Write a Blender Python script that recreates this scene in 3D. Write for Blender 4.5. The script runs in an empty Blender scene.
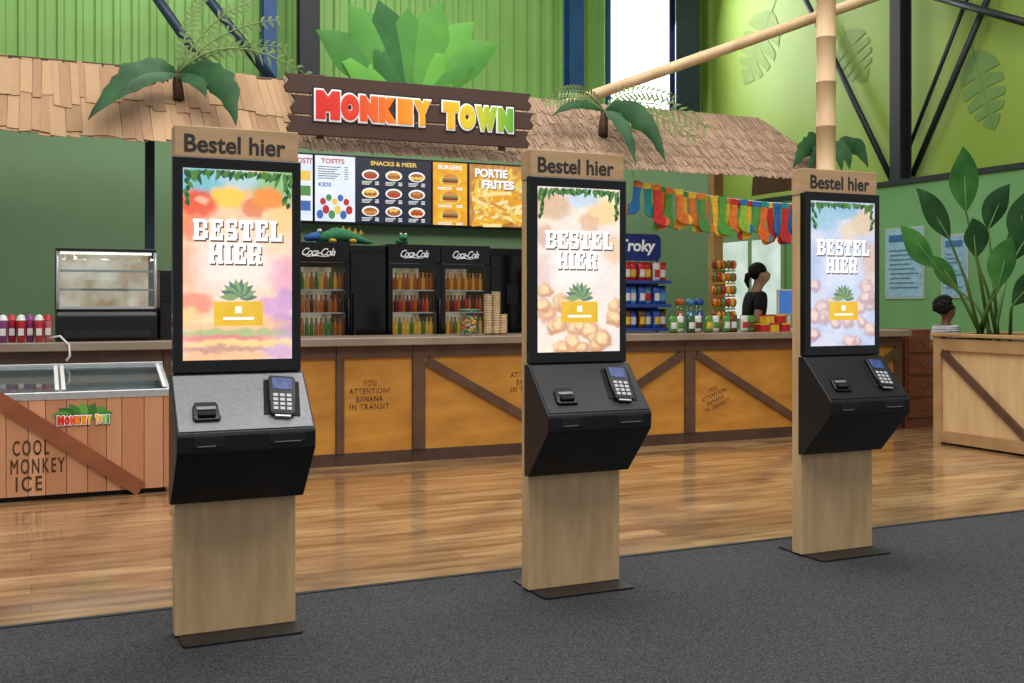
import bpy, bmesh, math, random
from mathutils import Vector, Matrix
R=random.Random(7)
S=bpy.context.scene; COL=S.collection
PI=math.pi
TH=math.radians(24.4); c=math.cos(TH); s=math.sin(TH); F=1060.0; H0=1.32
def W(px,py,V):
    r=(px-512)/F; du=s+r*c; dv=c-r*s; t=V/dv
    return Vector((t*du,V,H0-(py-302)*t/F))
def WU(px,py,U):
    r=(px-512)/F; du=s+r*c; dv=c-r*s; t=U/du
    return Vector((U,t*dv,H0-(py-302)*t/F))
def D(px,py,Z):
    X=(px-512)/F*Z
    return Vector((X*c+Z*s,-X*s+Z*c,H0-(py-302)*Z/F))
def UX(px,V): return W(px,302,V).x
E_R=Vector((c,-s,0)); E_N=Vector((-s,-c,0))
ORD=['first','second','third','fourth','fifth','sixth','seventh','eighth','ninth','tenth','eleventh','twelfth','thirteenth','fourteenth','fifteenth','sixteenth','seventeenth','eighteenth','nineteenth','twentieth','twenty-first','twenty-second','twenty-third','twenty-fourth']

# ---------------------------------------------------------------- materials
def L(rgb):
    o=[]
    for v in rgb:
        v/=255.0
        o.append(v/12.92 if v<=.04045 else ((v+.055)/1.055)**2.4)
    return (o[0],o[1],o[2],1)
def newmat(name):
    m=bpy.data.materials.new(name); m.use_nodes=True
    return m,m.node_tree.nodes,m.node_tree.links
def ramp(n,stops):
    r=n.new('ShaderNodeValToRGB'); e=r.color_ramp.elements
    while len(e)<len(stops): e.new(.5)
    for k,(p,col) in enumerate(stops): e[k].position=p; e[k].color=L(col)
    return r
def mat(name,c1,c2=None,scale=6,stretch=(1,1,1),rough=.6,metal=0,bump=0,island=False,lo=.3,hi=.7,detail=4,spec=.5,coat=0,emit=0):
    m,n,l=newmat(name); b=n['Principled BSDF']
    b.inputs['Roughness'].default_value=rough; b.inputs['Metallic'].default_value=metal
    b.inputs['Specular IOR Level'].default_value=spec; b.inputs['Coat Weight'].default_value=coat
    if c2 is None: c2=tuple(max(0,v*.9) for v in c1)
    tc=n.new('ShaderNodeTexCoord'); mp=n.new('ShaderNodeMapping'); mp.inputs['Scale'].default_value=stretch
    l.new(tc.outputs['Object'],mp.inputs['Vector'])
    nz=n.new('ShaderNodeTexNoise'); nz.inputs['Scale'].default_value=scale; nz.inputs['Detail'].default_value=detail
    l.new(mp.outputs['Vector'],nz.inputs['Vector'])
    rp=ramp(n,[(lo,c1),(hi,c2)])
    if island:
        g=n.new('ShaderNodeNewGeometry'); ad=n.new('ShaderNodeMath'); ad.operation='MULTIPLY_ADD'
        ad.inputs[1].default_value=.35
        l.new(nz.outputs['Fac'],ad.inputs[0])
        ml=n.new('ShaderNodeMath'); ml.operation='MULTIPLY'; ml.inputs[1].default_value=.65
        l.new(g.outputs['Random Per Island'],ml.inputs[0]); l.new(ml.outputs[0],ad.inputs[2])
        l.new(ad.outputs[0],rp.inputs['Fac'])
    else: l.new(nz.outputs['Fac'],rp.inputs['Fac'])
    l.new(rp.outputs['Color'],b.inputs['Base Color'])
    if emit:
        l.new(rp.outputs['Color'],b.inputs['Emission Color']); b.inputs['Emission Strength'].default_value=emit
    if bump:
        bp=n.new('ShaderNodeBump'); bp.inputs['Strength'].default_value=bump; bp.inputs['Distance'].default_value=.01
        l.new(nz.outputs['Fac'],bp.inputs['Height']); l.new(bp.outputs['Normal'],b.inputs['Normal'])
    return m
def emat(name,col,st=1.0,c2=None,scale=8):
    m,n,l=newmat(name); b=n['Principled BSDF']; b.inputs['Base Color'].default_value=(.02,.02,.02,1); b.inputs['Roughness'].default_value=.4
    nz=n.new('ShaderNodeTexNoise'); nz.inputs['Scale'].default_value=scale
    tc=n.new('ShaderNodeTexCoord'); l.new(tc.outputs['Object'],nz.inputs['Vector'])
    rp=ramp(n,[(.35,col),(.65,c2 or tuple(v*.97 for v in col))]); l.new(nz.outputs['Fac'],rp.inputs['Fac'])
    l.new(rp.outputs['Color'],b.inputs['Emission Color']); b.inputs['Emission Strength'].default_value=st
    return m
def gradx(name,stops,x0,x1):
    m,n,l=newmat(name); b=n['Principled BSDF']; b.inputs['Roughness'].default_value=.45
    tc=n.new('ShaderNodeTexCoord'); sp=n.new('ShaderNodeSeparateXYZ'); l.new(tc.outputs['Object'],sp.inputs[0])
    mr=n.new('ShaderNodeMapRange'); mr.inputs['From Min'].default_value=x0; mr.inputs['From Max'].default_value=x1; l.new(sp.outputs['X'],mr.inputs['Value'])
    rp=ramp(n,stops); l.new(mr.outputs[0],rp.inputs['Fac']); l.new(rp.outputs['Color'],b.inputs['Base Color'])
    l.new(rp.outputs['Color'],b.inputs['Emission Color']); b.inputs['Emission Strength'].default_value=.15
    return m
def glassmat(name,tint=(235,245,240),fac=.12,rough=.03):
    m,n,l=newmat(name); n.remove(n['Principled BSDF']); out=n['Material Output']
    t=n.new('ShaderNodeBsdfTransparent'); t.inputs['Color'].default_value=L(tint)
    g=n.new('ShaderNodeBsdfGlossy'); g.inputs['Roughness'].default_value=rough
    x=n.new('ShaderNodeMixShader'); x.inputs[0].default_value=fac
    l.new(t.outputs[0],x.inputs[1]); l.new(g.outputs[0],x.inputs[2]); l.new(x.outputs[0],out.inputs['Surface'])
    return m
def foodmat(name,base,blobs,st=1.0,grain=.25):
    """screen picture: food photograph, one soft oval after another over a blurred ground, with a crumbly grain"""
    m,n,l=newmat(name); b=n['Principled BSDF']; b.inputs['Base Color'].default_value=(.01,.01,.01,1); b.inputs['Roughness'].default_value=.15
    tc=n.new('ShaderNodeTexCoord'); nz=n.new('ShaderNodeTexNoise'); nz.inputs['Scale'].default_value=22; nz.inputs['Detail'].default_value=4
    l.new(tc.outputs['Object'],nz.inputs['Vector'])
    va=n.new('ShaderNodeVectorMath'); va.operation='MULTIPLY_ADD'; va.inputs[1].default_value=(.05,.05,.05)
    l.new(nz.outputs['Color'],va.inputs[0]); l.new(tc.outputs['Object'],va.inputs[2])
    n2=n.new('ShaderNodeTexNoise'); n2.inputs['Scale'].default_value=7; l.new(tc.outputs['Object'],n2.inputs['Vector'])
    rp=ramp(n,base); l.new(n2.outputs['Fac'],rp.inputs['Fac']); last=rp.outputs['Color']
    for x,z,rx,rz,col,fa,ed in blobs:
        a=n.new('ShaderNodeVectorMath'); a.operation='SUBTRACT'; a.inputs[1].default_value=(x+.025,0,z+.025); l.new(va.outputs[0],a.inputs[0])
        q=n.new('ShaderNodeVectorMath'); q.operation='MULTIPLY'; q.inputs[1].default_value=(1/rx,0,1/rz); l.new(a.outputs[0],q.inputs[0])
        e=n.new('ShaderNodeVectorMath'); e.operation='LENGTH'; l.new(q.outputs[0],e.inputs[0])
        r=n.new('ShaderNodeMapRange'); r.interpolation_type='SMOOTHSTEP'; r.inputs['From Min'].default_value=1.15; r.inputs['From Max'].default_value=ed; r.inputs['To Max'].default_value=fa; l.new(e.outputs['Value'],r.inputs['Value'])
        x_=n.new('ShaderNodeMixRGB'); x_.inputs[2].default_value=L(col); l.new(r.outputs[0],x_.inputs['Fac']); l.new(last,x_.inputs[1]); last=x_.outputs[0]
    n3=n.new('ShaderNodeTexNoise'); n3.inputs['Scale'].default_value=45; n3.inputs['Detail'].default_value=3; l.new(tc.outputs['Object'],n3.inputs['Vector'])
    rg=ramp(n,[(.35,(200,176,160)),(.6,(255,255,255))]); l.new(n3.outputs['Fac'],rg.inputs['Fac'])
    mu=n.new('ShaderNodeMixRGB'); mu.blend_type='MULTIPLY'; mu.inputs[0].default_value=grain; l.new(last,mu.inputs[1]); l.new(rg.outputs['Color'],mu.inputs[2])
    l.new(mu.outputs[0],b.inputs['Emission Color']); b.inputs['Emission Strength'].default_value=st
    return m
def floor_mat():
    m,n,l=newmat('oak_planks'); b=n['Principled BSDF']
    tc=n.new('ShaderNodeTexCoord')
    br=n.new('ShaderNodeTexBrick'); br.inputs['Scale'].default_value=1; br.inputs['Brick Width'].default_value=1.25; br.inputs['Row Height'].default_value=.17
    br.inputs['Mortar Size'].default_value=.0018; br.offset=.37
    br.inputs['Color1'].default_value=L((204,168,122)); br.inputs['Color2'].default_value=L((150,114,78)); br.inputs['Mortar'].default_value=L((100,74,50))
    l.new(tc.outputs['Object'],br.inputs['Vector'])
    mp=n.new('ShaderNodeMapping'); mp.inputs['Scale'].default_value=(1.4,9,1); l.new(tc.outputs['Object'],mp.inputs['Vector'])
    nz=n.new('ShaderNodeTexNoise'); nz.inputs['Scale'].default_value=1.5; nz.inputs['Detail'].default_value=8; l.new(mp.outputs['Vector'],nz.inputs['Vector'])
    rp=ramp(n,[(.35,(172,152,132)),(.62,(255,252,244))]); l.new(nz.outputs['Fac'],rp.inputs['Fac'])
    mx=n.new('ShaderNodeMixRGB'); mx.blend_type='MULTIPLY'; mx.inputs[0].default_value=.9; l.new(br.outputs['Color'],mx.inputs[1]); l.new(rp.outputs['Color'],mx.inputs[2])
    l.new(mx.outputs[0],b.inputs['Base Color']); b.inputs['Roughness'].default_value=.3; b.inputs['Specular IOR Level'].default_value=1.0
    b.inputs['Coat Weight'].default_value=.9; b.inputs['Coat Roughness'].default_value=.09
    return m

M={}
M['carpet']=mat('charcoal_carpet',(44,44,48),(92,92,95),scale=150,rough=1,bump=.6,lo=.35,hi=.7,detail=8,spec=.1)
M['floor']=floor_mat()
M['rib']=mat('ribbed_green_steel',(128,174,88),(138,184,98),scale=1.2,rough=.45)
M['lime']=mat('lime_wall_paint',(128,154,54),(140,166,66),scale=.8,rough=.55)
M['midg']=mat('sage_green_wall_paint',(108,140,102),(116,149,108),scale=1.5,rough=.6)
M['lowg']=mat('leaf_green_wall_paint',(96,142,88),(106,154,96),scale=1.5,rough=.6)
M['maple']=mat('maple_panel',(226,192,144),(208,170,122),scale=3,stretch=(6,6,.9),rough=.5,detail=6,lo=.35,hi=.65)
M['mapleshade']=mat('maple_shaded_header',(210,174,130),(190,152,110),scale=3,stretch=(.9,6,8),rough=.5,detail=6)  # same maple as the panel, with the header's shade put into the colour
M['black']=mat('black_powdercoat',(16,16,18),(24,24,27),scale=40,rough=.35)
M['blackg']=mat('black_gloss',(8,8,10),(12,12,14),scale=20,rough=.12)
M['console']=mat('dark_console_metal',(28,28,30),(36,36,40),scale=60,rough=.38,metal=.3)
M['trimsheen']=mat('grey_trim_and_console_sheen',(124,124,128),(140,140,144),scale=60,rough=.4,metal=.2)  # first kiosk's top carries window reflection as paler colour; slots and strips plain grey
M['steelplate']=mat('dark_base_steel',(38,40,44),(50,52,56),scale=30,rough=.45,metal=.5)
M['txtdark']=mat('dark_grey_print',(56,50,48),rough=.6)
M['stencil']=mat('stencil_ink',(44,28,18),(94,62,34),scale=30,rough=.8)
M['stencil2']=mat('worn_stencil_ink',(60,38,18),(150,100,40),scale=45,rough=.8,lo=.4,hi=.68)
M['white']=mat('white_plastic',(232,232,230),rough=.4)
M['keyw']=mat('light_key',(214,216,220),rough=.4)
M['alu']=mat('aluminium_trim',(190,194,198),(205,208,212),scale=20,rough=.3,metal=.5)
M['ochre']=mat('ochre_plywood',(212,150,60),(176,116,42),scale=2.2,stretch=(1,1,3),rough=.45,detail=8)
M['dbrown']=mat('dark_brown_timber',(104,74,54),(78,54,40),scale=4,stretch=(1,1,1),rough=.55)
M['plinth']=mat('plinth_timber',(84,58,42),(64,44,32),scale=4,rough=.6)
M['wtop']=mat('worktop_timber',(158,140,124),(132,112,94),scale=3,stretch=(.7,8,1),rough=.3,detail=6)
M['sign']=mat('sign_timber',(84,58,46),(58,40,34),scale=3,stretch=(.8,1,9),rough=.7,island=True,lo=.1,hi=.9)
M['plank']=mat('bark_planks',(188,152,114),(152,116,84),scale=6,stretch=(5,1,1),rough=.85,island=True,lo=.1,hi=.9)
M['thatch']=mat('reed_thatch',(180,150,124),(120,94,74),scale=12,rough=.9,island=True,lo=.1,hi=.9)
M['bamboo']=mat('bamboo',(214,184,142),(192,158,116),scale=3,stretch=(2,2,.6),rough=.5)
M['post']=mat('light_post_timber',(206,172,110),(180,140,84),scale=4,rough=.6)
M['steelb']=mat('black_steel',(22,24,30),(30,33,40),scale=5,rough=.5)
M['steelblue']=mat('blue_steel',(26,66,112),(34,80,130),scale=5,rough=.45)
M['navy']=mat('navy_steel',(16,34,60),(22,42,70),scale=5,rough=.45)
M['winglow']=emat('daylight_pane',(255,255,255),4.0)
M['winpale']=emat('pale_daylight_pane',(225,238,228),.9,(190,215,195),scale=2)
M['leafd']=mat('dark_broad_leaf',(26,62,34),(46,90,46),scale=5,rough=.6,spec=.25)
M['leafm']=mat('mid_green_leaf',(46,104,46),(76,136,60),scale=5,rough=.5,spec=.3)
M['leafl']=mat('pale_frond',(112,140,82),(140,160,100),scale=5,rough=.6,spec=.25)
M['leafcut']=mat('painted_leaf',(28,100,36),(110,186,68),scale=4,rough=.5,island=True,lo=.15,hi=.8)
M['decal']=mat('olive_leaf_decal',(104,136,70),(114,146,80),scale=3,rough=.6)
M['decal2']=mat('faint_leaf_decal',(114,138,52),(122,146,60),scale=3,rough=.6)
M['stem']=mat('green_stem',(70,110,50),(96,130,66),scale=5,rough=.5)
M['trunk']=mat('fibrous_trunk',(92,68,46),(62,46,32),scale=12,rough=.9,bump=.4)
M['soil']=mat('potting_soil',(48,36,28),(70,54,42),scale=30,rough=1,bump=.5)
M['ply']=mat('pale_plywood',(222,190,142),(204,168,118),scale=2.5,stretch=(1,5,1),rough=.55)
M['plyf']=mat('planter_frame_timber',(186,150,106),(164,126,84),scale=4,rough=.55)
M['icewood']=mat('orange_pine_cladding',(224,166,124),(184,120,82),scale=4,stretch=(4,1,.7),rough=.5,island=True,lo=.1,hi=.9)
M['icebrace']=mat('rust_brace_timber',(160,92,56),(134,74,44),scale=4,rough=.55)
M['glass']=glassmat('clear_glass',(238,246,244),.10)
M['caseglass']=glassmat('display_case_glass',(240,246,244),.18)
M['lidglass']=glassmat('freezer_lid_glass',(225,232,232),.28)
M['redwood']=mat('mahogany',(128,66,44),(96,46,32),scale=4,stretch=(1,1,5),rough=.45)
M['cream']=emat('warm_lit_panel',(250,238,218),.85,(206,170,136),scale=6)
M['strip']=emat('led_strip',(255,246,225),4.0)
M['fridgein']=emat('lit_fridge_lining',(170,158,132),.65,(100,92,76))
M['wtext']=mat('white_lettering',(244,244,244),rough=.5,emit=.35)
M['outl']=mat('dark_letter_outline',(34,20,16),rough=.6)
M['rubber']=mat('black_rubber',(20,20,20),rough=.8)
M['crust']=mat('golden_pastry',(206,150,84),(164,104,52),scale=18,rough=.6)
SK1=mat('light_skin',(204,154,128),rough=.5); SK2=mat('brown_skin',(130,88,66),rough=.5)
HAIR=mat('black_hair',(18,15,15),(30,24,22),scale=40,rough=.7,spec=.2)
SHB=mat('black_cotton',(18,18,22),(28,28,32),scale=30,rough=.9)
SHG=mat('striped_grey_cotton',(190,194,200),(84,90,98),scale=14,stretch=(.05,.05,3),rough=.9,lo=.45,hi=.55)
DEN=mat('dark_denim',(36,44,62),(48,58,80),scale=40,rough=.9)
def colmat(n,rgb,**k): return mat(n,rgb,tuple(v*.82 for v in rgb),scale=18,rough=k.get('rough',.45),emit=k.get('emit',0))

# ---------------------------------------------------------------- mesh builder
class MB:
    def __init__(self): self.bm=bmesh.new(); self.sm=False
    def _f(self,vs,mi=0):
        try:
            f=self.bm.faces.new(vs); f.material_index=mi; f.smooth=self.sm
        except ValueError: pass
    def box(self,x0,x1,y0,y1,z0,z1,T=None,mi=0):
        P=[Vector((x,y,z)) for z in (z0,z1) for y in (y0,y1) for x in (x0,x1)]
        if T: P=[T@p for p in P]
        v=[self.bm.verts.new(p) for p in P]
        for q in ((0,2,3,1),(4,5,7,6),(0,1,5,4),(2,6,7,3),(0,4,6,2),(1,3,7,5)): self._f([v[i] for i in q],mi)
        return self
    def hexa(self,P,mi=0):
        v=[self.bm.verts.new(p) for p in P]
        for q in ((3,2,1,0),(4,5,6,7),(0,1,5,4),(1,2,6,5),(2,3,7,6),(3,0,4,7)): self._f([v[i] for i in q],mi)
        return self
    def prism(self,pts,a,b,axis='x',T=None,mi=0):
        def mk(p,h):
            q={'x':(h,p[0],p[1]),'y':(p[0],h,p[1]),'z':(p[0],p[1],h)}[axis]
            q=Vector(q); return self.bm.verts.new(T@q if T else q)
        A=[mk(p,a) for p in pts]; B=[mk(p,b) for p in pts]; n=len(pts)
        self._f(A[::-1],mi); self._f(B,mi)
        for i in range(n): self._f([A[i],A[(i+1)%n],B[(i+1)%n],B[i]],mi)
        return self
    def beam(self,p,q,w,h,up=(0,0,1),mi=0):
        p=Vector(p);q=Vector(q);t=(q-p).normalized();a=t.cross(Vector(up)).normalized();b=a.cross(t).normalized()
        o=[(-1,-1),(1,-1),(1,1),(-1,1)]
        return self.hexa([p+a*w/2*i+b*h/2*j for i,j in o]+[q+a*w/2*i+b*h/2*j for i,j in o],mi)
    def tube(self,pts,r,n=8,mi=0):
        pts=[Vector(p) for p in pts]; m=len(pts)
        if not hasattr(r,'__len__'): r=[r]*m
        old=self.sm; self.sm=True; rings=[]; a=None
        for i,p in enumerate(pts):
            t=(pts[min(i+1,m-1)]-pts[max(i-1,0)]).normalized()
            if a is None:
                a=t.orthogonal().normalized()
            else:
                a=(a-t*a.dot(t)).normalized()
            b=t.cross(a)
            rings.append([self.bm.verts.new(p+(a*math.cos(2*PI*k/n)+b*math.sin(2*PI*k/n))*r[i]) for k in range(n)])
        for i in range(m-1):
            for k in range(n): self._f([rings[i][k],rings[i][(k+1)%n],rings[i+1][(k+1)%n],rings[i+1][k]],mi)
        self.sm=False; self._f(rings[0][::-1],mi); self._f(rings[-1],mi); self.sm=old
        return self
    def lathe(self,prof,n=12,o=(0,0,0),mi=0):
        o=Vector(o); old=self.sm; self.sm=True
        rings=[[self.bm.verts.new(o+Vector((r*math.cos(2*PI*k/n),r*math.sin(2*PI*k/n),z))) for k in range(n)] for r,z in prof]
        for i in range(len(prof)-1):
            for k in range(n): self._f([rings[i][k],rings[i][(k+1)%n],rings[i+1][(k+1)%n],rings[i+1][k]],mi)
        self.sm=False; self._f(rings[0][::-1],mi); self._f(rings[-1],mi); self.sm=old
        return self
    def ball(self,o,rad,n=12,m=8,mi=0,T=None,jit=0):
        old=self.sm; self.sm=True; o=Vector(o)
        if not hasattr(rad,'__len__'): rad=(rad,)*3
        rows=[]
        for i in range(m+1):
            ph=PI*i/m; row=[]
            for k in range(n if 0<i<m else 1):
                th=2*PI*k/n; j=1+R.uniform(-jit,jit)
                p=Vector((rad[0]*math.sin(ph)*math.cos(th),rad[1]*math.sin(ph)*math.sin(th),rad[2]*math.cos(ph)))*j
                row.append(self.bm.verts.new(o+(T@p if T else p)))
            rows.append(row)
        for i in range(m):
            A,B=rows[i],rows[i+1]
            for k in range(n):
                k2=(k+1)%n
                if len(A)==1: self._f([A[0],B[k],B[k2]],mi)
                elif len(B)==1: self._f([A[k],B[0],A[k2]],mi)
                else: self._f([A[k],B[k],B[k2],A[k2]],mi)
        self.sm=old; return self
    def leaf(self,p0,p1,p2,w,nrm=None,n=10,fold=.25,mi=0,pw=.8,wav=0):
        p0,p1,p2=Vector(p0),Vector(p1),Vector(p2); nrm=Vector(nrm if nrm is not None else E_N)
        old=self.sm; self.sm=True; prev=None
        for i in range(n+1):
            t=i/n; p=p0*(1-t)**2+p1*2*t*(1-t)+p2*t*t
            tg=((p1-p0)*(1-t)+(p2-p1)*t)
            sd=tg.cross(nrm)
            sd=sd.normalized() if sd.length>1e-6 else Vector((1,0,0))
            ww=w*max(.02,math.sin(PI*min(1,t**pw)))
            wa,wb=1+wav*R.uniform(-1,.3),1+wav*R.uniform(-1,.3)
            row=[self.bm.verts.new(p+sd*ww*wa-nrm*fold*ww),self.bm.verts.new(p),self.bm.verts.new(p-sd*ww*wb-nrm*fold*ww)]
            if prev:
                for k in (0,1): self._f([prev[k],prev[k+1],row[k+1],row[k]],mi)
            prev=row
        self.sm=old; return self
    def frond(self,p0,p1,p2,ll,k=16,nrm=None,mi=0,w=.012):
        p0,p1,p2=Vector(p0),Vector(p1),Vector(p2); nrm=Vector(nrm if nrm is not None else E_N)
        B=lambda t:p0*(1-t)**2+p1*2*t*(1-t)+p2*t*t
        self.tube([B(i/8) for i in range(9)],[.010-.0008*i for i in range(9)],5,mi)
        for i in range(2,k+1):
            t=i/k; p=B(t); tg=((p1-p0)*(1-t)+(p2-p1)*t).normalized(); sd=tg.cross(nrm).normalized()
            l=ll*(.4+.6*math.sin(PI*min(1,t*.9)))
            for sg in (-1,1):
                q=p+(sd*sg*.8+tg*.6)*l+Vector((0,0,-.25*l))
                self.leaf(p,(p+q)/2+Vector((0,0,.02)),q,w,nrm,n=3,fold=.1,mi=mi)
        return self
    def build(self,name,m,parent=None,loc=(0,0,0),rotz=0,bevel=0,seg=2):
        bmesh.ops.recalc_face_normals(self.bm,faces=self.bm.faces[:])
        me=bpy.data.meshes.new(name); self.bm.to_mesh(me); self.bm.free()
        for x in (m if isinstance(m,(list,tuple)) else [m]): me.materials.append(x)
        return place(name,me,parent,loc,rotz,bevel,seg)
def place(name,me,parent=None,loc=(0,0,0),rotz=0,bevel=0,seg=2):
    o=bpy.data.objects.new(name,me); COL.objects.link(o); o.location=loc; o.rotation_euler=(0,0,rotz)
    if parent: o.parent=parent
    if bevel:
        b=o.modifiers.new('bevel','BEVEL'); b.width=bevel; b.segments=seg; b.limit_method='ANGLE'
    return o
def tag(o,label,cat,group=None):
    o['label']=label; o['category']=cat
    if group: o['group']=group
    return o
def thing(name,label,cat,loc=(0,0,0),rotz=0,group=None):
    o=bpy.data.objects.new(name,None); COL.objects.link(o); o.location=loc; o.rotation_euler=(0,0,rotz); o.empty_display_size=.1
    return tag(o,label,cat,group)
def struct(o): o['kind']='structure'; return o
_tc={}
def text(name,body,w,h,m,parent,loc,rotz=0,tilt=0,bold=0,shear=0,ext=.001,spin=0,align='CENTER',line=1.0,zs=.05,gap=1.0):
    """lettering fattened with a curve bevel and fitted to a w by h box"""
    key=(body,bold,shear,align,line,gap)
    if key not in _tc:
        cu=bpy.data.curves.new('t','FONT'); cu.body=body; cu.shear=shear; cu.align_x=align; cu.space_line=line; cu.space_character=gap
        cu.resolution_u=5; cu.bevel_depth=bold; cu.bevel_resolution=3 if bold>.08 else 1
        o=bpy.data.objects.new('t',cu); COL.objects.link(o)
        dg=bpy.context.evaluated_depsgraph_get(); dg.update()
        me=bpy.data.meshes.new_from_object(o.evaluated_get(dg))
        vs=[tuple(v.co) for v in me.vertices]; fs=[list(p.vertices) for p in me.polygons]
        bpy.data.objects.remove(o); bpy.data.curves.remove(cu); bpy.data.meshes.remove(me)
        _tc[key]=(vs,fs)
    vs,fs=_tc[key]
    xs=[v[0] for v in vs]; ys=[v[1] for v in vs]; x0,x1,y0,y1=min(xs),max(xs),min(ys),max(ys); z0=min(v[2] for v in vs)
    T=Matrix.Translation(Vector(loc))@Matrix.Rotation(rotz,4,'Z')@Matrix.Rotation(PI/2+tilt,4,'X')@Matrix.Rotation(spin,4,'Z')
    me=bpy.data.meshes.new(name)
    me.from_pydata([T@Vector((((x-x0)/(x1-x0)-.5)*w,((y-y0)/(y1-y0)-.5)*h,ext+(z-z0)*zs*h)) for x,y,z in vs],[],fs)
    me.materials.append(m); me.update()
    return place(name,me,parent)
SLAB={'H':(1,[(.06,.36,0,1),(.64,.94,0,1),(.3,.7,.41,.59),(0,.42,0,.15),(0,.42,.85,1),(.58,1,0,.15),(.58,1,.85,1)]),
'I':(.55,[(.22,.78,0,1),(0,1,0,.15),(0,1,.85,1)]),
'E':(.92,[(.1,.44,0,1),(0,.95,0,.17),(0,.95,.83,1),(.3,.68,.42,.58),(.74,.95,0,.34),(.74,.95,.66,1),(.6,.72,.32,.68)]),
'T':(.95,[(.32,.68,0,1),(0,1,.82,1),(0,.2,.6,1),(.8,1,.6,1),(.18,.82,0,.15)]),
'L':(.9,[(.1,.46,0,1),(0,.56,.85,1),(0,.96,0,.17),(.74,.96,0,.4)]),
'B':(.98,[(.08,.4,0,1),(0,.82,0,.16),(0,.8,.84,1),(.3,.8,.43,.57),(.66,.98,.09,.46),(.66,.95,.55,.91)]),
'R':(1,[(.08,.4,0,1),(0,.5,0,.15),(0,.8,.84,1),(.3,.8,.4,.55),(.66,.96,.5,.91),(.58,.88,.12,.44),(.64,1,0,.15)]),
'S':(.86,[(.03,.36,.53,.91),(.12,.9,.84,1),(.72,.94,.66,1),(.14,.86,.42,.59),(.64,.97,.09,.47),(.1,.88,0,.16),(.06,.28,0,.34)])}
def slab(name,word,w,h,m,parent,x,y,z,th=.0006):
    tot=sum(SLAB[ch][0] for ch in word)+.1*(len(word)-1); k=w/tot; cx=x-w/2; b=MB()
    for ch in word:
        a,rs=SLAB[ch]
        for i,(x0,x1,y0,y1) in enumerate(rs): b.box(cx+x0*a*k,cx+x1*a*k,y-th-.00004*i,y,z-h/2+y0*h,z-h/2+y1*h)
        cx+=(a+.1)*k
    return b.build(name,m,parent)

# ---------------------------------------------------------------- setting
struct(MB().box(-5,14,4.75,18,-.06,0).build('floor',M['floor']))
struct(MB().box(-5,14,-3,4.75,-.06,.004).build('floor_carpet',M['carpet']))
struct(MB().box(-5,14,4.735,4.765,0,.008).build('trim_1',M['steelb']))
b=MB(); u=-5.0; prof=[]
while u<11.7: prof+= [(u,17.0),(u+.13,17.0),(u+.16,16.95),(u+.23,16.95)]; u+=.26
prof=[p for p in prof if p[0]<11.72]+[(11.72,17.0)]
lo=[b.bm.verts.new((x,y,0)) for x,y in prof]; hi=[b.bm.verts.new((x,y,9)) for x,y in prof]
for i in range(len(prof)-1): b._f([lo[i],lo[i+1],hi[i+1],hi[i]])
struct(b.build('wall_back',M['rib']))
struct(MB().box(11.7,11.8,2.5,17.1,0,9).build('wall_right',M['lime']))
struct(MB().box(11.0,11.12,5.0,16.8,0,2.95).build('wall_partition',M['lowg']))
struct(MB().box(10.97,11.15,5.0,16.8,2.95,3.02).build('trim_2',M['steelb']))
struct(MB().box(-3,7.35,10.55,10.65,0,3.3).build('wall_kitchen',M['midg']))
w0=W(610,105,16.9); w1=W(675,-30,16.9)
wn=struct(MB().box(w0.x,w1.x,16.9,16.94,w0.z,8.6).build('window_1',M['winglow']))
MB().box(w0.x-.08,w0.x,16.86,16.94,w0.z-.1,8.6).box(w1.x,w1.x+.06,16.86,16.94,w0.z-.1,8.6).box(w0.x,w1.x,16.86,16.94,w0.z-.1,w0.z).build('window_frame',M['steelblue'],wn)
a0=WU(722,318,10.98); a1=WU(782,238,10.98)
wn=struct(MB().box(10.97,10.99,a1.y,a0.y,a0.z,a1.z).build('window_2',M['winpale']))
MB().box(10.95,10.99,a1.y-.08,a1.y,a0.z,a1.z+.08).box(10.95,10.99,a0.y,a0.y+.08,a0.z,a1.z+.08).box(10.95,10.99,a1.y,a0.y,a1.z,a1.z+.08).box(10.95,10.985,(a0.y+a1.y)/2-.04,(a0.y+a1.y)/2+.04,a0.z,a1.z).build('window_frame',M['midg'],wn)

def column(px0,px1,V,m,label):
    x0,x1=UX(px0,V),UX(px1,V); d=.24; f=.03
    tag(MB().box(x0,x1,V,V+f,0,8.8).box(x0,x1,V+d-f,V+d,0,8.8).box((x0+x1)/2-.02,(x0+x1)/2+.02,V+f,V+d-f,0,8.8).box(x0-.05,x1+.05,V-.04,V+d+.03,0,.03).build('steel_column',m),label,'column')
column(300,320,16.3,M['steelb'],'black steel column rising behind the left end of the hanging sign')
column(264,277,16.6,M['steelblue'],'slim blue steel column just left of the black column behind the sign')
column(570,584,16.5,M['steelblue'],'blue steel column left of the tall bright window')
column(676,700,16.5,M['navy'],'wide navy steel column at the room corner right of the bright window')
p=WU(900,302,11.35)
tag(MB().box(11.25,11.28,p.y-.1,p.y+.1,0,8.8).box(11.44,11.47,p.y-.1,p.y+.1,0,8.8).box(11.28,11.44,p.y-.015,p.y+.015,0,8.8).box(11.2,11.5,p.y-.14,p.y+.14,0,.03).build('steel_column',M['steelb']),'black steel column against the lime green right wall','column')
def brace(p,q,r,m,label): tag(MB().tube([p,p.lerp(q,.5),q],r,8).build('cross_brace',m),label,'brace')
brace(W(150,-12,16.4),W(222,92,16.4),.075,M['navy'],'dark diagonal brace on the ribbed wall, left of the two')
brace(W(200,-12,16.4),W(286,98,16.4),.075,M['navy'],'dark diagonal brace on the ribbed wall, right of the two near the sign')
brace(WU(800,-12,11.57),WU(893,182,11.57),.045,M['steelb'],'thin black diagonal brace left of the black column on the lime wall')
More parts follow.
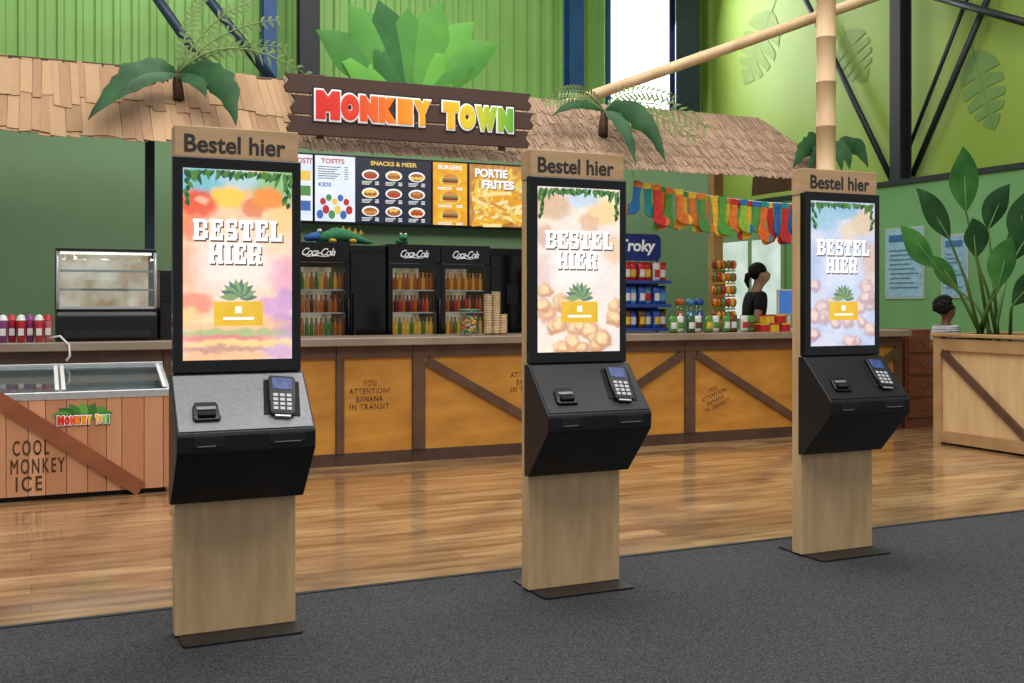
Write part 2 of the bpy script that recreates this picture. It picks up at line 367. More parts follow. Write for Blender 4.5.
brace(WU(993,-14,11.57),WU(912,176,11.57),.045,M['steelb'],'black diagonal brace rising right from the black column, upper of the pair')
brace(WU(972,-14,11.57),WU(908,150,11.57),.03,M['steelb'],'thinner black diagonal brace rising right from the black column')
brace(WU(925,-6,11.42),WU(1045,28,11.42),.05,M['steelb'],'black bar crossing the top right corner of the lime wall')
# monstera decals
def monstera(px,py,hp,wp,m,label,rot):
    o=WU(px,py,11.69); Z=o.x*s+o.y*c; hh=hp*Z/F; ww=wp*Z/F/.95
    prof=[(0,0),(.16,-.0),(.33,.06),(.46,.15),(.52,.25),(.09,.30),(.52,.34),(.53,.44),(.08,.49),(.50,.53),(.46,.62),(.07,.66),(.40,.70),(.34,.78),(.06,.82),(.24,.85),(.13,.95),(0,1.04)]
    cr,sr=math.cos(rot),math.sin(rot); b=MB()
    def Wp(x,z):
        x*=ww; z=(.5-z)*hh; return Vector((0,-(x*cr-z*sr),x*sr+z*cr))
    for sg in (-1,1):
        row=[(b.bm.verts.new(Wp(sg*.004,z)),b.bm.verts.new(Wp(sg*max(.006,x),z+.16*x-.04))) for x,z in prof]
        for i in range(len(prof)-1): b._f([row[i][0],row[i][1],row[i+1][1],row[i+1][0]])
    v=[b.bm.verts.new(Wp(*q)) for q in ((-.012,-.22),(.012,-.22),(.012,0),(-.012,0))]; b._f(v)
    tag(b.build('leaf_decal',m,None,o),label,'wall decal')
monstera(984,92,84,46,M['decal'],'split tropical leaf decal at far right of the lime wall',.3)
monstera(757,50,74,54,M['decal2'],'faint split leaf decal on the lime wall near the room corner',-.6)
monstera(855,58,60,42,M['decal2'],'faint split leaf decal on the lime wall right of the bamboo pole',.5)

# ---------------------------------------------------------------- kiosks
TWH=emat('screen_white',(255,255,252),1.25); TSH=emat('screen_shadow',(120,92,80),.7)
def kiosk(loc,label,scr,top):
    t=thing('ordering_kiosk',label,'kiosk',loc,0,'self service ordering kiosks')
    b=MB(); pts=[]
    for cx,cy,a0 in ((.215,.19,0),(-.2,.19,90),(-.2,-.12,180),(.215,-.12,270)):
        for k in range(5):
            a=math.radians(a0+k*22.5); pts.append((cx+.025*math.cos(a),cy+.025*math.sin(a)))
    b.prism(pts,0,.009,'z').build('base_plate',M['steelplate'],t)
    MB().box(-.237,.237,0,.075,.009,1.87).build('back_panel',M['maple'],t,bevel=.003)
    MB().box(-.241,.241,-.03,.075,1.872,2.005).build('header_board',M['mapleshade'],t,bevel=.003)
    text('header_lettering','Bestel hier',.395,.071,M['txtdark'],t,(-.008,-.0302,1.937),bold=.024)
    MB().box(-.25,.25,-.043,-.001,1.036,1.885).build('screen_housing',M['blackg'],t,bevel=.006)
    o=.052
    sc=MB().box(-.212,.212,-.0965+o,-.0940+o,1.088,1.838).build('screen',scr,t)
    zt=1.60
    for dx,dz,m,y in ((.005,-.007,TSH,-.0968+o),(0,0,TWH,-.0980+o)):
        slab('headline','BESTEL',.35,.082,m,sc,dx,y,zt+dz)
        slab('headline','HIER',.205,.082,m,sc,dx-.012,y,zt-.092+dz)
    MB().box(-.095,.095,-.098+o,-.0968+o,1.222,1.318).build('button',emat('screen_button',(224,178,40),1.1,(240,198,66)),sc,bevel=.004)
    MB().box(-.012,.012,-.099+o,-.0981+o,1.272,1.298).box(-.06,.06,-.099+o,-.0981+o,1.246,1.256).build('button_mark',TWH,sc)
    b=MB()
    for k in range(60):
        x=-.205+.41*(k/59); z=1.836-R.uniform(0,.008)
        ln=R.uniform(.018,.04)*(1.7 if abs(x)>.15 else 1)
        q=Vector((max(-.21,min(.21,x+R.uniform(-.035,.035))),-.0975-.0004*(k%4)+o,z-ln))
        p=Vector((x,q.y,z)); b.leaf(p,(p+q)/2,q,.008,(0,-1,0),n=5,fold=0,mi=k%2)
    for sg in (-1,1):
        for k in range(7):
            x=sg*(.2-.004*(k%3)); z=1.80-.014*k; p=Vector((x,-.0978+o,z)); q=p+Vector((-sg*R.uniform(-.01,.03),0,-.028)); b.leaf(p,(p+q)/2,q,.009,(0,-1,0),n=5,fold=0,mi=k%2)
    b.build('leaf_garland',[emat('screen_leaf_dark',(40,96,56),.8),emat('screen_leaf_light',(96,150,70),.8)],sc)
    b=MB()
    for k in range(10):
        a=PI*(k/9); p=Vector((0,-.0975-.0002*k+o,1.335)); q=p+Vector((math.cos(a)*.075,0,math.sin(a)*.075))
        b.leaf(p,(p+q)/2,q,.014,(0,-1,0),n=6,fold=0,mi=k%2)
    b.build('leaf_cluster',[emat('cluster_dark',(110,144,124),.9),emat('cluster_light',(150,180,124),.95)],sc)
    P0=Vector((0,-.043,1.034)); P1=Vector((0,-.245,.826))
    prof=[(0,1.034),(-.043,1.034),(-.245,.826),(-.250,.815),(-.246,.752),(-.233,.735),(-.045,.532),(0,.528)]
    MB().prism(prof,-.26,.26,'x').build('console',M['console'],t,bevel=.005)
    up=(P0-P1).normalized(); nr=Vector((1,0,0)).cross(up)
    T=Matrix(((1,up.x,nr.x,P1.x),(0,up.y,nr.y,P1.y),(0,up.z,nr.z,P1.z),(0,0,0,1)))
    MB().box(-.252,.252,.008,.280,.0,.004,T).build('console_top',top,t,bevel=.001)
    TP=T@Matrix.Translation((0,.02,0))
    pr=MB().prism([(-.19,.03),(-.10,.03),(-.092,.045),(-.097,.10),(-.106,.118),(-.184,.118),(-.193,.10),(-.198,.045)],.004,.016,'z',TP).build('receipt_printer',M['blackg'],t,bevel=.004)
    MB().box(-.18,-.11,.078,.092,.016,.021,TP).build('paper_slot',M['trimsheen'],pr)
    MB().box(-.178,-.112,.045,.068,.016,.028,TP).build('printer_lip',M['rubber'],pr,bevel=.004)
    Q=T@Matrix.Translation((.15,.155,.004))@Matrix.Rotation(-.12,4,'Z')
    MB().prism([(-.07,-.09),(.07,-.09),(.07,.085),(-.07,.085)],0,.004,'z',Q).build('terminal_mount',M['rubber'],t,bevel=.002)
    tm=MB().prism([(-.045,-.098),(.045,-.098),(.052,-.02),(.054,.085),(.046,.097),(-.046,.097),(-.054,.085),(-.052,-.02)],.004,.020,'z',Q).build('payment_terminal',M['black'],t,bevel=.005)
    MB().box(-.046,.046,-.088,.09,.020,.0212,Q).build('terminal_face',M['steelplate'],tm)
    MB().box(-.038,.038,.026,.082,.0212,.0228,Q).build('terminal_screen',emat('terminal_blue',(36,66,150),.5,(80,120,210),scale=40),tm)
    for r_ in range(4):
        for k in range(3):
            MB().box(-.036+k*.026,-.018+k*.026,-.001-r_*.022-.012,-.001-r_*.022+.002,.0212,.024,Q).build('key',M['keyw'],tm)
    MB().box(-.03,.03,-.105,-.096,.008,.016,Q).build('card_slot',M['alu'],tm)
    MB().box(-.20,-.09,-.2525,-.2465,.772,.812).build('receipt_outlet',M['rubber'],t,bevel=.002)
    MB().box(.08,.22,-.2525,-.2465,.776,.812).build('card_outlet',M['rubber'],t,bevel=.002)
    MB().box(-.185,-.12,-.254,-.2524,.776,.780).build('label_strip',M['trimsheen'],t)
    MB().box(.10,.20,-.254,-.2524,.780,.784).build('label_strip',M['trimsheen'],t)
    MB().box(-.225,.225,.0751,.082,.6,1.8).build('rear_cover',M['black'],t)
    return t
scr1=foodmat('burger_screen',[(.35,(252,222,184)),(.65,(244,186,140))],[
 (-.15,1.79,.15,.09,(116,190,204),.95,.5),(.16,1.78,.14,.09,(140,194,136),.95,.5),(0,1.80,.1,.05,(170,212,228),.8,.5),(-.15,1.70,.085,.06,(232,86,52),.95,.6),(-.14,1.715,.03,.02,(252,196,160),.8,.4),(-.04,1.73,.07,.05,(252,206,80),.95,.6),(.06,1.69,.05,.04,(224,126,72),.9,.6),(.12,1.73,.07,.05,(244,146,64),.95,.6),(.17,1.64,.07,.07,(252,206,136),.9,.5),(-.18,1.61,.07,.06,(244,128,76),.9,.5),
 (-.19,1.45,.07,.10,(244,164,106),.9,.5),(.18,1.42,.08,.10,(228,146,184),.8,.4),(.19,1.33,.05,.05,(166,124,194),.8,.5),(-.02,1.46,.2,.15,(255,246,236),.7,.3),
 (-.17,1.31,.08,.05,(238,126,64),.95,.6),(-.19,1.26,.06,.04,(252,208,104),.9,.6),(.15,1.30,.09,.05,(206,140,206),.85,.5),(.18,1.22,.08,.06,(170,110,190),.85,.5),
 (-.03,1.225,.24,.04,(244,190,110),.9,.6),(-.05,1.24,.15,.018,(255,230,164),.8,.4),(-.02,1.192,.25,.022,(140,180,84),.9,.55),(-.05,1.172,.22,.018,(226,84,74),.85,.5),(.02,1.15,.25,.02,(250,210,96),.9,.5),(-.04,1.128,.22,.02,(176,110,80),.8,.5),(-.03,1.10,.22,.024,(244,186,110),.9,.5),(.16,1.115,.08,.04,(196,150,210),.8,.4),
 (0,1.30,.45,.42,(250,226,236),.22,.4)],1.15,.15)
R2=random.Random(11)
def nuggets(outer,inner,n,zmax):
    o=[]
    for k in range(n):
        x=-.2+.4*R2.random(); z=1.10+(zmax-1.10)*(R2.random()**1.3); r=R2.uniform(.036,.056)
        if abs(x)>.14: z+=.14*R2.random()
        d=R2.uniform(-12,12)
        o.append((x,z,r,r*.85,tuple(max(0,min(255,v+d)) for v in outer),1,.7)); o.append((x-.006,z+.008,r*.74,r*.6,inner,.95,.4))
    return o
scr2=foodmat('popcorn_screen',[(.35,(232,220,216)),(.65,(250,232,208))],[(-.14,1.75,.11,.07,(216,176,136),.9,.6),(.13,1.73,.10,.07,(246,208,140),.95,.6),(.05,1.68,.06,.045,(222,176,130),.9,.6),(.02,1.79,.1,.05,(188,212,232),.9,.5),(-.18,1.62,.06,.06,(214,172,154),.9,.5),(.18,1.56,.07,.08,(234,196,150),.9,.5),(-.18,1.46,.06,.09,(222,184,174),.8,.4),(-.02,1.48,.19,.12,(252,248,250),.6,.3)]+nuggets((206,142,88),(254,216,154),24,1.31)+[(0,1.4,.5,.5,(250,244,248),.15,.4)],1.15,.15)
scr3=foodmat('chicken_screen',[(.35,(172,194,230)),(.65,(214,214,232))],[(-.14,1.75,.12,.08,(140,192,212),.95,.5),(.13,1.73,.10,.08,(224,192,148),.95,.6),(.03,1.68,.06,.05,(232,206,166),.9,.6),(.02,1.79,.1,.05,(124,184,212),.9,.5),(.18,1.54,.07,.11,(216,164,130),.9,.5),(.18,1.40,.06,.07,(232,192,164),.9,.5),(-.18,1.5,.06,.12,(150,170,220),.8,.4),(-.02,1.48,.19,.12,(228,236,252),.55,.3)]+nuggets((182,132,140),(242,206,184),22,1.31)+[(0,1.4,.5,.5,(232,240,254),.28,.4)],1.1,.15)
kiosk((.748,4.315,.004),'nearest ordering kiosk, reflection painted on console top, in front of the ice cream freezer',scr1,M['trimsheen'])
kiosk((2.288,4.34,.004),'ordering kiosk in the middle of the row, below the right end of the sign',scr2,M['console'])
kiosk((3.862,4.37,.004),'farthest ordering kiosk, dark console, in front of the bamboo pole',scr3,M['console'])

# ---------------------------------------------------------------- counter
VC=8.32
units=[(-.72,.9,0,'timber counter unit hidden behind the ice cream freezer'),
 (.9,2.225,0,'ochre counter unit right behind the nearest kiosk'),
 (2.225,2.87,2,'narrow ochre counter unit with stencilled warning and no diagonal brace'),
 (2.87,4.2,-1,'ochre counter unit with brace falling to the right, left of the middle kiosk'),
 (4.2,5.54,1,'ochre counter unit with brace rising to the right, behind the middle kiosk'),
 (5.54,6.87,-1,'ochre counter unit with tilted stencil and falling brace, under the sock garland'),
 (6.87,8.2,1,'ochre counter unit behind the farthest kiosk at the right end of the counter')]
for x0,x1,kind,lab in units:
    t=thing('counter_unit',lab,'counter',((x0+x1)/2,VC,0),0,'ochre front counter units'); h=(x1-x0)/2
    MB().box(-h+.002,h-.002,.025,.6,.1,.965).build('cabinet_body',M['dbrown'],t)
    MB().box(-h+.002,h-.002,.012,.025,.1,.87).build('front_panel',M['ochre'],t)
    MB().box(-h+.002,h-.002,-.012,.012,.865,.965).build('top_rail',M['dbrown'],t,bevel=.004)
    MB().box(-h+.002,h-.002,0,.55,0,.1).build('plinth',M['plinth'],t)
    pw=.065 if abs(x0-2.225)<.01 else .11
    MB().box(-h+.002,-h+pw,-.014,.012,.1,.865).build('post',M['dbrown'],t,bevel=.003)
    if x1>8.1: MB().box(h-.1,h-.002,-.014,.012,.1,.865).build('post',M['dbrown'],t,bevel=.003)
    if abs(kind)==1:
        z=(.83,.17) if kind<0 else (.17,.83)
        MB().beam((-h+.13,-.002,z[0]),(h-.03,-.002,z[1]),.026,.075,up=(0,0,1)).build('diagonal_brace',M['dbrown'],t)
    def stencil(x,z,w,hh,spin=0):
        # hand-stencilled lines, each set tall and narrow
        for k,(wd,f) in enumerate((('YOU',.34),('ATTENTION!',1.0),('BANANA',.66),('IN TRANSIT',.98))):
            dz=hh*(.38-.255*k); T2=Vector((x-dz*math.sin(spin),.0118,z+dz*math.cos(spin)))
            text('stencil_lettering',wd,w*f,hh*.19,M['stencil2'],t,T2,bold=.024,zs=.01,gap=1.2,spin=spin)
    if kind==2: stencil(-.04,.565,.34,.25)
    if abs(x0-2.87)<.01: stencil(.40,.66,.34,.25)
    if abs(x0-5.54)<.01: stencil(-.32,.42,.30,.21,.35)
tag(MB().box(-.75,8.26,8.24,9.0,.967,1.03).build('worktop',M['wtop'],bevel=.006),'long timber worktop along the whole front counter','worktop')
t=thing('drawer_cabinet','reddish brown wooden drawer cabinet between counter end and plywood planter','cabinet',(8.57,8.4,0))
MB().box(-.24,.24,0,.5,0,1.03).build('cabinet_body',M['redwood'],t,bevel=.006)
for k in range(4):
    dr=MB().box(-.21,.21,-.015,.0,.1+.23*k,.29+.23*k).build('drawer',M['redwood'],t,bevel=.006)
    MB().ball((0,-.025,.195+.23*k),.016,8,6).build('knob',M['dbrown'],dr)

# ---------------------------------------------------------------- chest freezer
CM=[colmat('letter_red',(226,40,30),emit=.15),colmat('letter_vermilion',(236,84,28),emit=.15),colmat('letter_orange',(246,140,28),emit=.15),colmat('letter_amber',(252,190,36),emit=.15),colmat('letter_lime',(166,204,48),emit=.15),colmat('letter_green',(70,166,58),emit=.15)]
def letters(word,x0,x1,z,hh,mats,parent,y,big=1.10,fat=.135):
    wd=[{'M':1.28,'W':1.38,'E':.86,'K':1.02}.get(ch,1.0) for ch in word]; tot=sum(wd); x=x0; q=hh/.22
    for k,ch in enumerate(word):
        w=(x1-x0)*wd[k]/tot; hk=hh*(big if k==0 else 1.0); dz=(hk-hh)*.2
        text('letter_outline',ch,w*.98+.056*q,hk+.064*q,M['outl'],parent,(x+w/2,y,z+dz),bold=.20,ext=0,zs=.03)
        text('letter_border',ch,w*.98+.024*q,hk+.030*q,M['wtext'],parent,(x+w/2,y-.0035*q,z+dz),bold=.17,ext=0,zs=.04)
        text('letter',ch,w*.97,hk,mats[k] if isinstance(mats,list) else mats,parent,(x+w/2,y-.0160*q,z+dz),bold=fat,ext=0,zs=.075)
        x+=w
fx0,fx1=-.95,.885
t=thing('chest_freezer','ice cream chest freezer clad in orange pine with sliding glass lid','freezer',((fx0+fx1)/2,7.7,0)); h=(fx1-fx0)/2
MB().box(-h+.01,h-.01,.03,.52,.035,.70).build('cabinet_body',M['white'],t)
MB().box(-h+.03,h-.03,.04,.5,0,.035).build('kick_base',M['rubber'],t)
b=MB(); x=-h
while x<h-.01:
    w=min(R.uniform(.09,.15),h-x); b.box(x+.002,x+w-.002,0,.028,.035,.665); x+=w
b.build('front_cladding',M['icewood'],t,bevel=.002)
MB().box(-h,h,-.006,.03,.667,.72).build('lid_rail',M['alu'],t,bevel=.006)
MB().prism([(.0,.70),(.53,.70),(.53,.86)],-h,-h+.03,'x').build('lid_side',M['alu'],t)
MB().prism([(.0,.70),(.53,.70),(.53,.86)],h-.03,h,'x').build('lid_side',M['alu'],t)
MB().box(-h,h,.5,.55,.70,.88).build('lid_surround',M['alu'],t,bevel=.003)
for a,bb in ((-h+.03,.2),(.22,h-.03)):
    g=MB().hexa([Vector(v) for v in ((a,.0,.722),(bb,.0,.722),(bb,.5,.855),(a,.5,.855),(a,.0,.728),(bb,.0,.728),(bb,.5,.861),(a,.5,.861))]).build('sliding_lid',M['lidglass'],t)
    for xx in (a+.01,bb-.01): MB().beam((xx,.0,.73),(xx,.5,.863),.025,.012).build('lid_frame',M['white'],g)
MB().box(-h+.04,h-.04,.06,.5,.701,.706).build('inner_tray',M['white'],t)
cx=(fx0+fx1)/2
p0=W(-20,388,7.69); p1=W(141,489,7.69)
MB().beam((p0.x-cx,-.012,p0.z),(p1.x-cx,-.012,p1.z),.022,.1).build('diagonal_brace',M['icebrace'],t)
for k,wd in enumerate(('COOL','MONKEY','ICE')):
    q=W((31,38,29)[k],(448,466,484)[k],7.69); text('lettering',wd,(.22,.33,.16)[k],.100,M['stencil'],t,(q.x-cx,-.0015,q.z),bold=.014,zs=.01,gap=1.3)
qa=W(57,420,7.69).x-cx; qb=W(84,420,7.69).x-cx; qc=W(108,420,7.69).x-cx; qz=W(82,420,7.69).z
b=MB()
for k in range(7):
    a=PI*(.1+.8*k/6); p=Vector(((qa+qc)/2+math.cos(a)*.05,-.002-.0004*k,qz+.01)); q=p+Vector((math.cos(a)*.15,0,math.sin(a)*.11))
    b.leaf(p,(p+q)/2,q,.036,(0,-1,0),n=8,fold=0,pw=.9)
b.build('logo_leaves',M['leafcut'],t)
letters('MONKEY',qa,qb+.05,qz,.06,[CM[0],CM[0],CM[1],CM[2],CM[2],CM[3]],t,-.006)
letters('TOWN',qb+.07,qc+.01,qz,.06,[CM[3],CM[3],CM[4],CM[5]],t,-.006)

# ---------------------------------------------------------------- things on the counter, left part
ZT=1.03
x0,x1=UX(56,8.42),UX(157,8.42)
t=thing('display_case','black countertop food display case with curved lit glass front','display case',((x0+x1)/2,8.42,ZT)); h=(x1-x0)/2
MB().prism([(0,0),(.45,0),(.45,.24),(.02,.24),(-.02,.19),(-.02,.03)],-h,h,'x').build('base',M['black'],t,bevel=.008)
MB().box(-h+.05,h-.05,-.03,-.02,.03,.08).build('vent_grille',M['steelplate'],t)
MB().box(-h,h,.04,.45,.665,.69).build('top',M['black'],t,bevel=.005)
for sx in (-1,1):
    MB().box(sx*h-.022*(sx>0),sx*h+.022*(sx<0),.42,.45,.24,.665).build('rear_post',M['black'],t)
    MB().tube([(sx*(h-.011),.0,.24),(sx*(h-.011),-.005,.45),(sx*(h-.011),.01,.6),(sx*(h-.011),.06,.672)],.012,8).build('front_frame',M['alu'],t)
MB().box(-h+.02,h-.02,-.006,.012,.238,.256).build('chrome_sill',M['alu'],t)
MB().box(-h+.02,h-.02,.425,.43,.25,.66).build('back_panel',M['cream'],t)
for zz in (.38,.52):
    sh_=MB().box(-h+.02,h-.02,.07,.42,zz,zz+.006).build('shelf',M['glass'],t)
    MB().box(-h+.02,h-.02,.062,.07,zz-.006,zz+.010).build('shelf_edge',M['alu'],sh_)
MB().prism([(.0,.245),(.005,.245),(.0,.45),(.015,.6),(.065,.668),(.058,.67),(.01,.605),(-.005,.45)],-h+.02,h-.02,'x').build('front_glass',M['caseglass'],t)
MB().box(-h+.03,h-.03,.1,.13,.648,.662).build('lamp_strip',M['strip'],t)
MB().box(-h+.02,h-.02,.04,.42,.241,.252).build('tray',M['alu'],t)
t=thing('black_dispenser','slim black upright dispenser behind the food display case','dispenser',(UX(165,8.5)+.02,8.5,ZT))
MB().box(-.06,.06,0,.3,0,.54).build('casing',M['black'],t,bevel=.01); MB().box(-.04,.04,-.012,0,.3,.5).build('front_window',M['blackg'],t)
CUPC=[(150,70,140),(196,40,60),(206,44,52),(170,60,130),(214,60,66),(226,120,130)]
cupm=[colmat('cup_tint_%d'%k,v) for k,v in enumerate(CUPC)]
CN=['purple','crimson','red','mauve','bright red','pink']
for k in range(6):
    px=3+k*9; V=8.38+.05*(k%2); x=UX(px,V)
    t=thing('drink_cup','%s lidded drink cup, %s from the left beside the food display case'%(CN[k],ORD[k]),'cup',(x,V,ZT),0,'lidded drink cups')
    MB().lathe([(.022,0),(.024,.002),(.033,.15),(.0335,.155)],12).build('cup',cupm[k],t)
    MB().lathe([(.035,.156),(.035,.163),(.028,.168),(.024,.19),(.006,.2)],12).build('lid',cupm[(k+3)%6] if k%2 else M['white'],t)
    MB().box(-.018,.018,-.036,-.030,.05,.10).build('sticker',M['white'],t)
p=[W(50,338,8.3),W(60,336,8.26),W(69,345,8.225),W(70,356,8.222),W(66,368,8.222)]
tag(MB().tube([(v.x,v.y,max(v.z,.9)) for v in p],.008,8).build('white_cable',M['white']),'white cable hanging over the counter edge above the freezer','cable')
PC=colmat('kraft_paper_cup',(214,184,140))
for k,(px,top) in enumerate(((488,293),(496,290),(503,313))):
    q=W(px,top,8.55); n=int((q.z-ZT)/.022)
    prof=[(.030,0)]
    for j in range(n): prof+=[(.036+.0015,.02+j*.022),(.040,.022+j*.022),(.040,.026+j*.022),(.036,.028+j*.022)]
    tag(MB().lathe(prof,14).build('cup_stack',PC,None,(q.x,8.55,ZT)),('left stack of kraft paper cups beside the sweet jar','tallest stack of kraft paper cups, middle of three','short stack of kraft paper cups nearest the middle kiosk')[k],'cup stack','kraft paper cup stacks')
q=W(469,334,8.5)
t=thing('sweet_jar','clear jar of colourful sweets on the counter left of the cup stacks','jar',(q.x,8.5,ZT))
MB().lathe([(.07,0),(.078,.01),(.09,.2),(.092,.21)],16).build('jar',M['glass'],t)
b=MB()
for k in range(90):
    a=R.uniform(0,2*PI); r=.062*math.sqrt(R.random()); b.ball((r*math.cos(a),r*math.sin(a),R.uniform(.02,.17)),(.017,.014,.012),6,5,mi=k%4)
b.build('sweets',[CM[0],colmat('sweet_green',(70,160,80)),colmat('sweet_white',(230,225,215)),CM[3]],t)
MB().lathe([(.093,.21),(.094,.225),(.07,.23)],16).build('lid',colmat('jar_lid_green',(60,130,70)),t)

# ---------------------------------------------------------------- canopy
t=thing('canopy','long timber and thatch canopy roof over the food counter','canopy',(0,8.3,0))
UE,UR=7.40,6.90
def sp(u,a,off):
    return Vector((u,-.02,2.53))+Vector((0,.72,.626))*a+Vector((0,-.656,.755))*off
def strip(b,u0,u1,a0,a1,off,th,tw,sk=0):
    b.hexa([sp(u0,a0,off),sp(u1,a0+sk,off),sp(u1+tw,a1,off),sp(u0+tw,a1,off),sp(u0,a0,off+th),sp(u1,a0+sk,off+th),sp(u1+tw,a1,off+th),sp(u0+tw,a1,off+th)])
b=MB()
for off,a0r,a1r in ((.028,(-.10,-.03),(.98,1.04)),(.038,(-.10,-.02),(.97,1.05)),(.046,(.3,.5),(.95,1.05))):
    u=-1.4+off*2
    while u<1.95:
        w=R.uniform(.04,.11); strip(b,u,u+w-.002,R.uniform(*a0r),R.uniform(*a1r),off+R.uniform(0,.004),.005,R.uniform(-.008,.008),R.uniform(-.02,.02)); u+=w
b.build('roof_planks',M['plank'],t)
b=MB()
for a0,a1,of in ((.80,1.05,.062),(.62,.92,.056),(.44,.78,.050),(.26,.6,.044),(.10,.42,.038),(-.05,.28,.031)):
    for rep in (0,1):
        u=1.95
        while u<UE:
            w=R.uniform(.008,.018); aa=a1; lim=1-(u-UR)/(UE-UR)
            if u>UR: aa=min(aa,lim+.03)
            q0=a0+(R.uniform(-.08,.06) if a0>0 else R.uniform(-.04,.02))
            if aa>q0+.05: strip(b,u,u+w*.98,q0,aa,of+R.uniform(0,.006),.003,R.uniform(-.012,.012),0)
            u+=w
b.build('thatch',M['thatch'],t)
b=MB(); b.hexa([sp(-1.4,0,0),sp(UE,0,0),sp(UR,1,0),sp(-1.4,1,0),sp(-1.4,0,.03),sp(UE,0,.03),sp(UR,1,.03),sp(-1.4,1,.03)])
b.build('roof_deck',M['thatch'],t)
E1=Vector((UE,-.02,2.54)); E2=Vector((UE,1.45,2.54)); AP=Vector((UR,.70,3.156)); dn=Vector((-.02,0,-.03))
b=MB(); v=[b.bm.verts.new(q) for q in (E1,E2,AP,E1+dn,E2+dn,AP+dn)]
for f in ((0,1,2),(5,4,3),(0,3,4,1),(1,4,5,2),(2,5,3,0)): b._f([v[i] for i in f])
b.build('hip_end',M['thatch'],t)
MB().tube([(-1.4,.72,3.17),(UR,.72,3.17)],.05,8).build('ridge_pole',M['trunk'],t)
for px,m,wd in ((150,M['navy'],.035),(235,M['dbrown'],.04),(578,M['dbrown'],.04),(718,M['post'],.055)):
    x=UX(px,9.04); MB().box(x-wd,x+wd,.73,.73+2*wd,0,3.12).build('post',m,t)
for k in range(13):
    u=-1.2+k*.66; MB().beam(sp(u,.06,-.025),sp(u,1,-.025),.05,.05,up=(1,0,0)).build('rafter',M['dbrown'],t)

# ---------------------------------------------------------------- hanging sign
t=thing('wooden_sign','dark timber sign with rainbow lettering hung on the canopy','sign',(0,8.10,2.61))
for k,(a,bb) in enumerate(((1.80,3.82),(1.83,3.86),(1.78,3.84))):
    z0=.16*k; z1=z0+.152
    pts=[(a,z0),(bb,z0+.01),(bb+.02,z0+.05),(bb-.015,z0+.09),(bb+.012,z1),(a-.012,z1-.006),(a+.02,z0+.1),(a-.02,z0+.05)]
    MB().prism(pts,0,.035,'y').build('board',M['sign'],t,bevel=.004)
for x in (2.05,3.6): MB().box(x-.03,x+.03,.035,.06,-.02,.48).build('batten',M['dbrown'],t)
G1=gradx('rainbow_lettering_first',[(0,(214,30,28)),(.35,(226,60,26)),(.65,(240,124,26)),(1,(250,186,36))],1.97,2.96)
G2=gradx('rainbow_lettering_second',[(0,(250,180,34)),(.4,(226,206,44)),(.7,(160,196,50)),(1,(80,164,56))],3.03,3.71)
letters('MONKEY',2.0,2.95,.235,.205,G1,t,-.001)
letters('TOWN',3.05,3.68,.23,.20,G2,t,-.001)
b=MB(); V=8.13
for k,(bx,by,tx,ty,w) in enumerate(((384,86,316,30,19),(388,86,342,62,17),(398,86,348,4,22),(405,88,378,0,22),(411,88,408,8,21),(417,88,442,2,22),(426,86,474,22,21),(434,86,499,44,19),(430,92,474,66,16),(404,92,374,50,18),(420,92,444,54,18))):
    p=W(bx,by,V-.003*(k%6)); q=W(tx,ty,V-.003*(k%6)); md=(p+q)/2+Vector(((p.x-q.x)*.12,0,.03))
    b.leaf(p,md,q,w/118.0,(0,-1,0),n=14,fold=.10,pw=1.0)
b.box(2.6,3.15,V,V+.02,3.09,3.2)
tag(b.build('leaf_cutout',M['leafcut']),'fan of painted green leaves standing on top of the timber sign','sign decoration')

# ---------------------------------------------------------------- palms on the canopy
def palm(label,tr,leaves,fronds):
    t=thing('palm_plant',label,'plant',tr[0])
    o=Vector(tr[0]); sub=lambda v:Vector(v)-o
    pts=[sub(tr[0]),sub((Vector(tr[0])+Vector(tr[1]))/2),sub(tr[1])]
    MB().tube(pts,[.045,.042,.03],10).build('trunk',M['trunk'],t)
    for k,(p,q,r,w) in enumerate(leaves): MB().leaf(sub(p),sub(q),sub(r),w,E_N+Vector((R.uniform(-.3,.3),0,R.uniform(.1,.5))),n=18,fold=.35,wav=.28).build('broad_leaf',M['leafd'],t)
    for (p,q,r,l) in fronds: MB().frond(sub(p),sub(q),sub(r),l).build('frond',M['leafl'],t)
b0=W(179,128,8.62); b1=W(177,74,8.62)
palm('potted palm on the left canopy with drooping dark leaves',((b0.x,8.62,2.90),b1),
 [(b1,W(140,46,8.3),W(88,120,8.05),.15),(b1,W(150,66,8.2),W(118,100,8.0),.08),(b1,W(226,52,8.3),W(236,126,8.05),.14),(b1,W(198,70,8.4),W(206,98,8.2),.08)],
 [(b1,W(224,22,8.5),W(306,74,8.3),.10),(b1,W(186,20,8.7),W(204,-6,8.7),.09),(b1,W(206,16,8.6),W(250,2,8.5),.10),(b1,W(230,36,8.6),W(284,48,8.4),.09),(b1,W(214,26,8.55),W(276,20,8.4),.09)])
b0=W(603,160,8.55); b1=W(604,112,8.55)
palm('potted palm on the thatch right of the timber sign',((b0.x,8.55,2.85),b1),
 [(b1,W(640,92,8.3),W(666,163,8.05),.12),(b1,W(626,108,8.2),W(636,166,8.05),.08),(b1,W(580,92,8.4),W(552,116,8.3),.06)],
 [(b1,W(580,88,8.5),W(546,102,8.4),.11),(b1,W(650,88,8.5),W(704,126,8.3),.13),(b1,W(640,100,8.4),W(694,136,8.2),.12),(b1,W(625,80,8.6),W(672,98,8.5),.11),(b1,W(590,84,8.5),W(560,92,8.4),.10)])
b1=W(834,150,8.42)
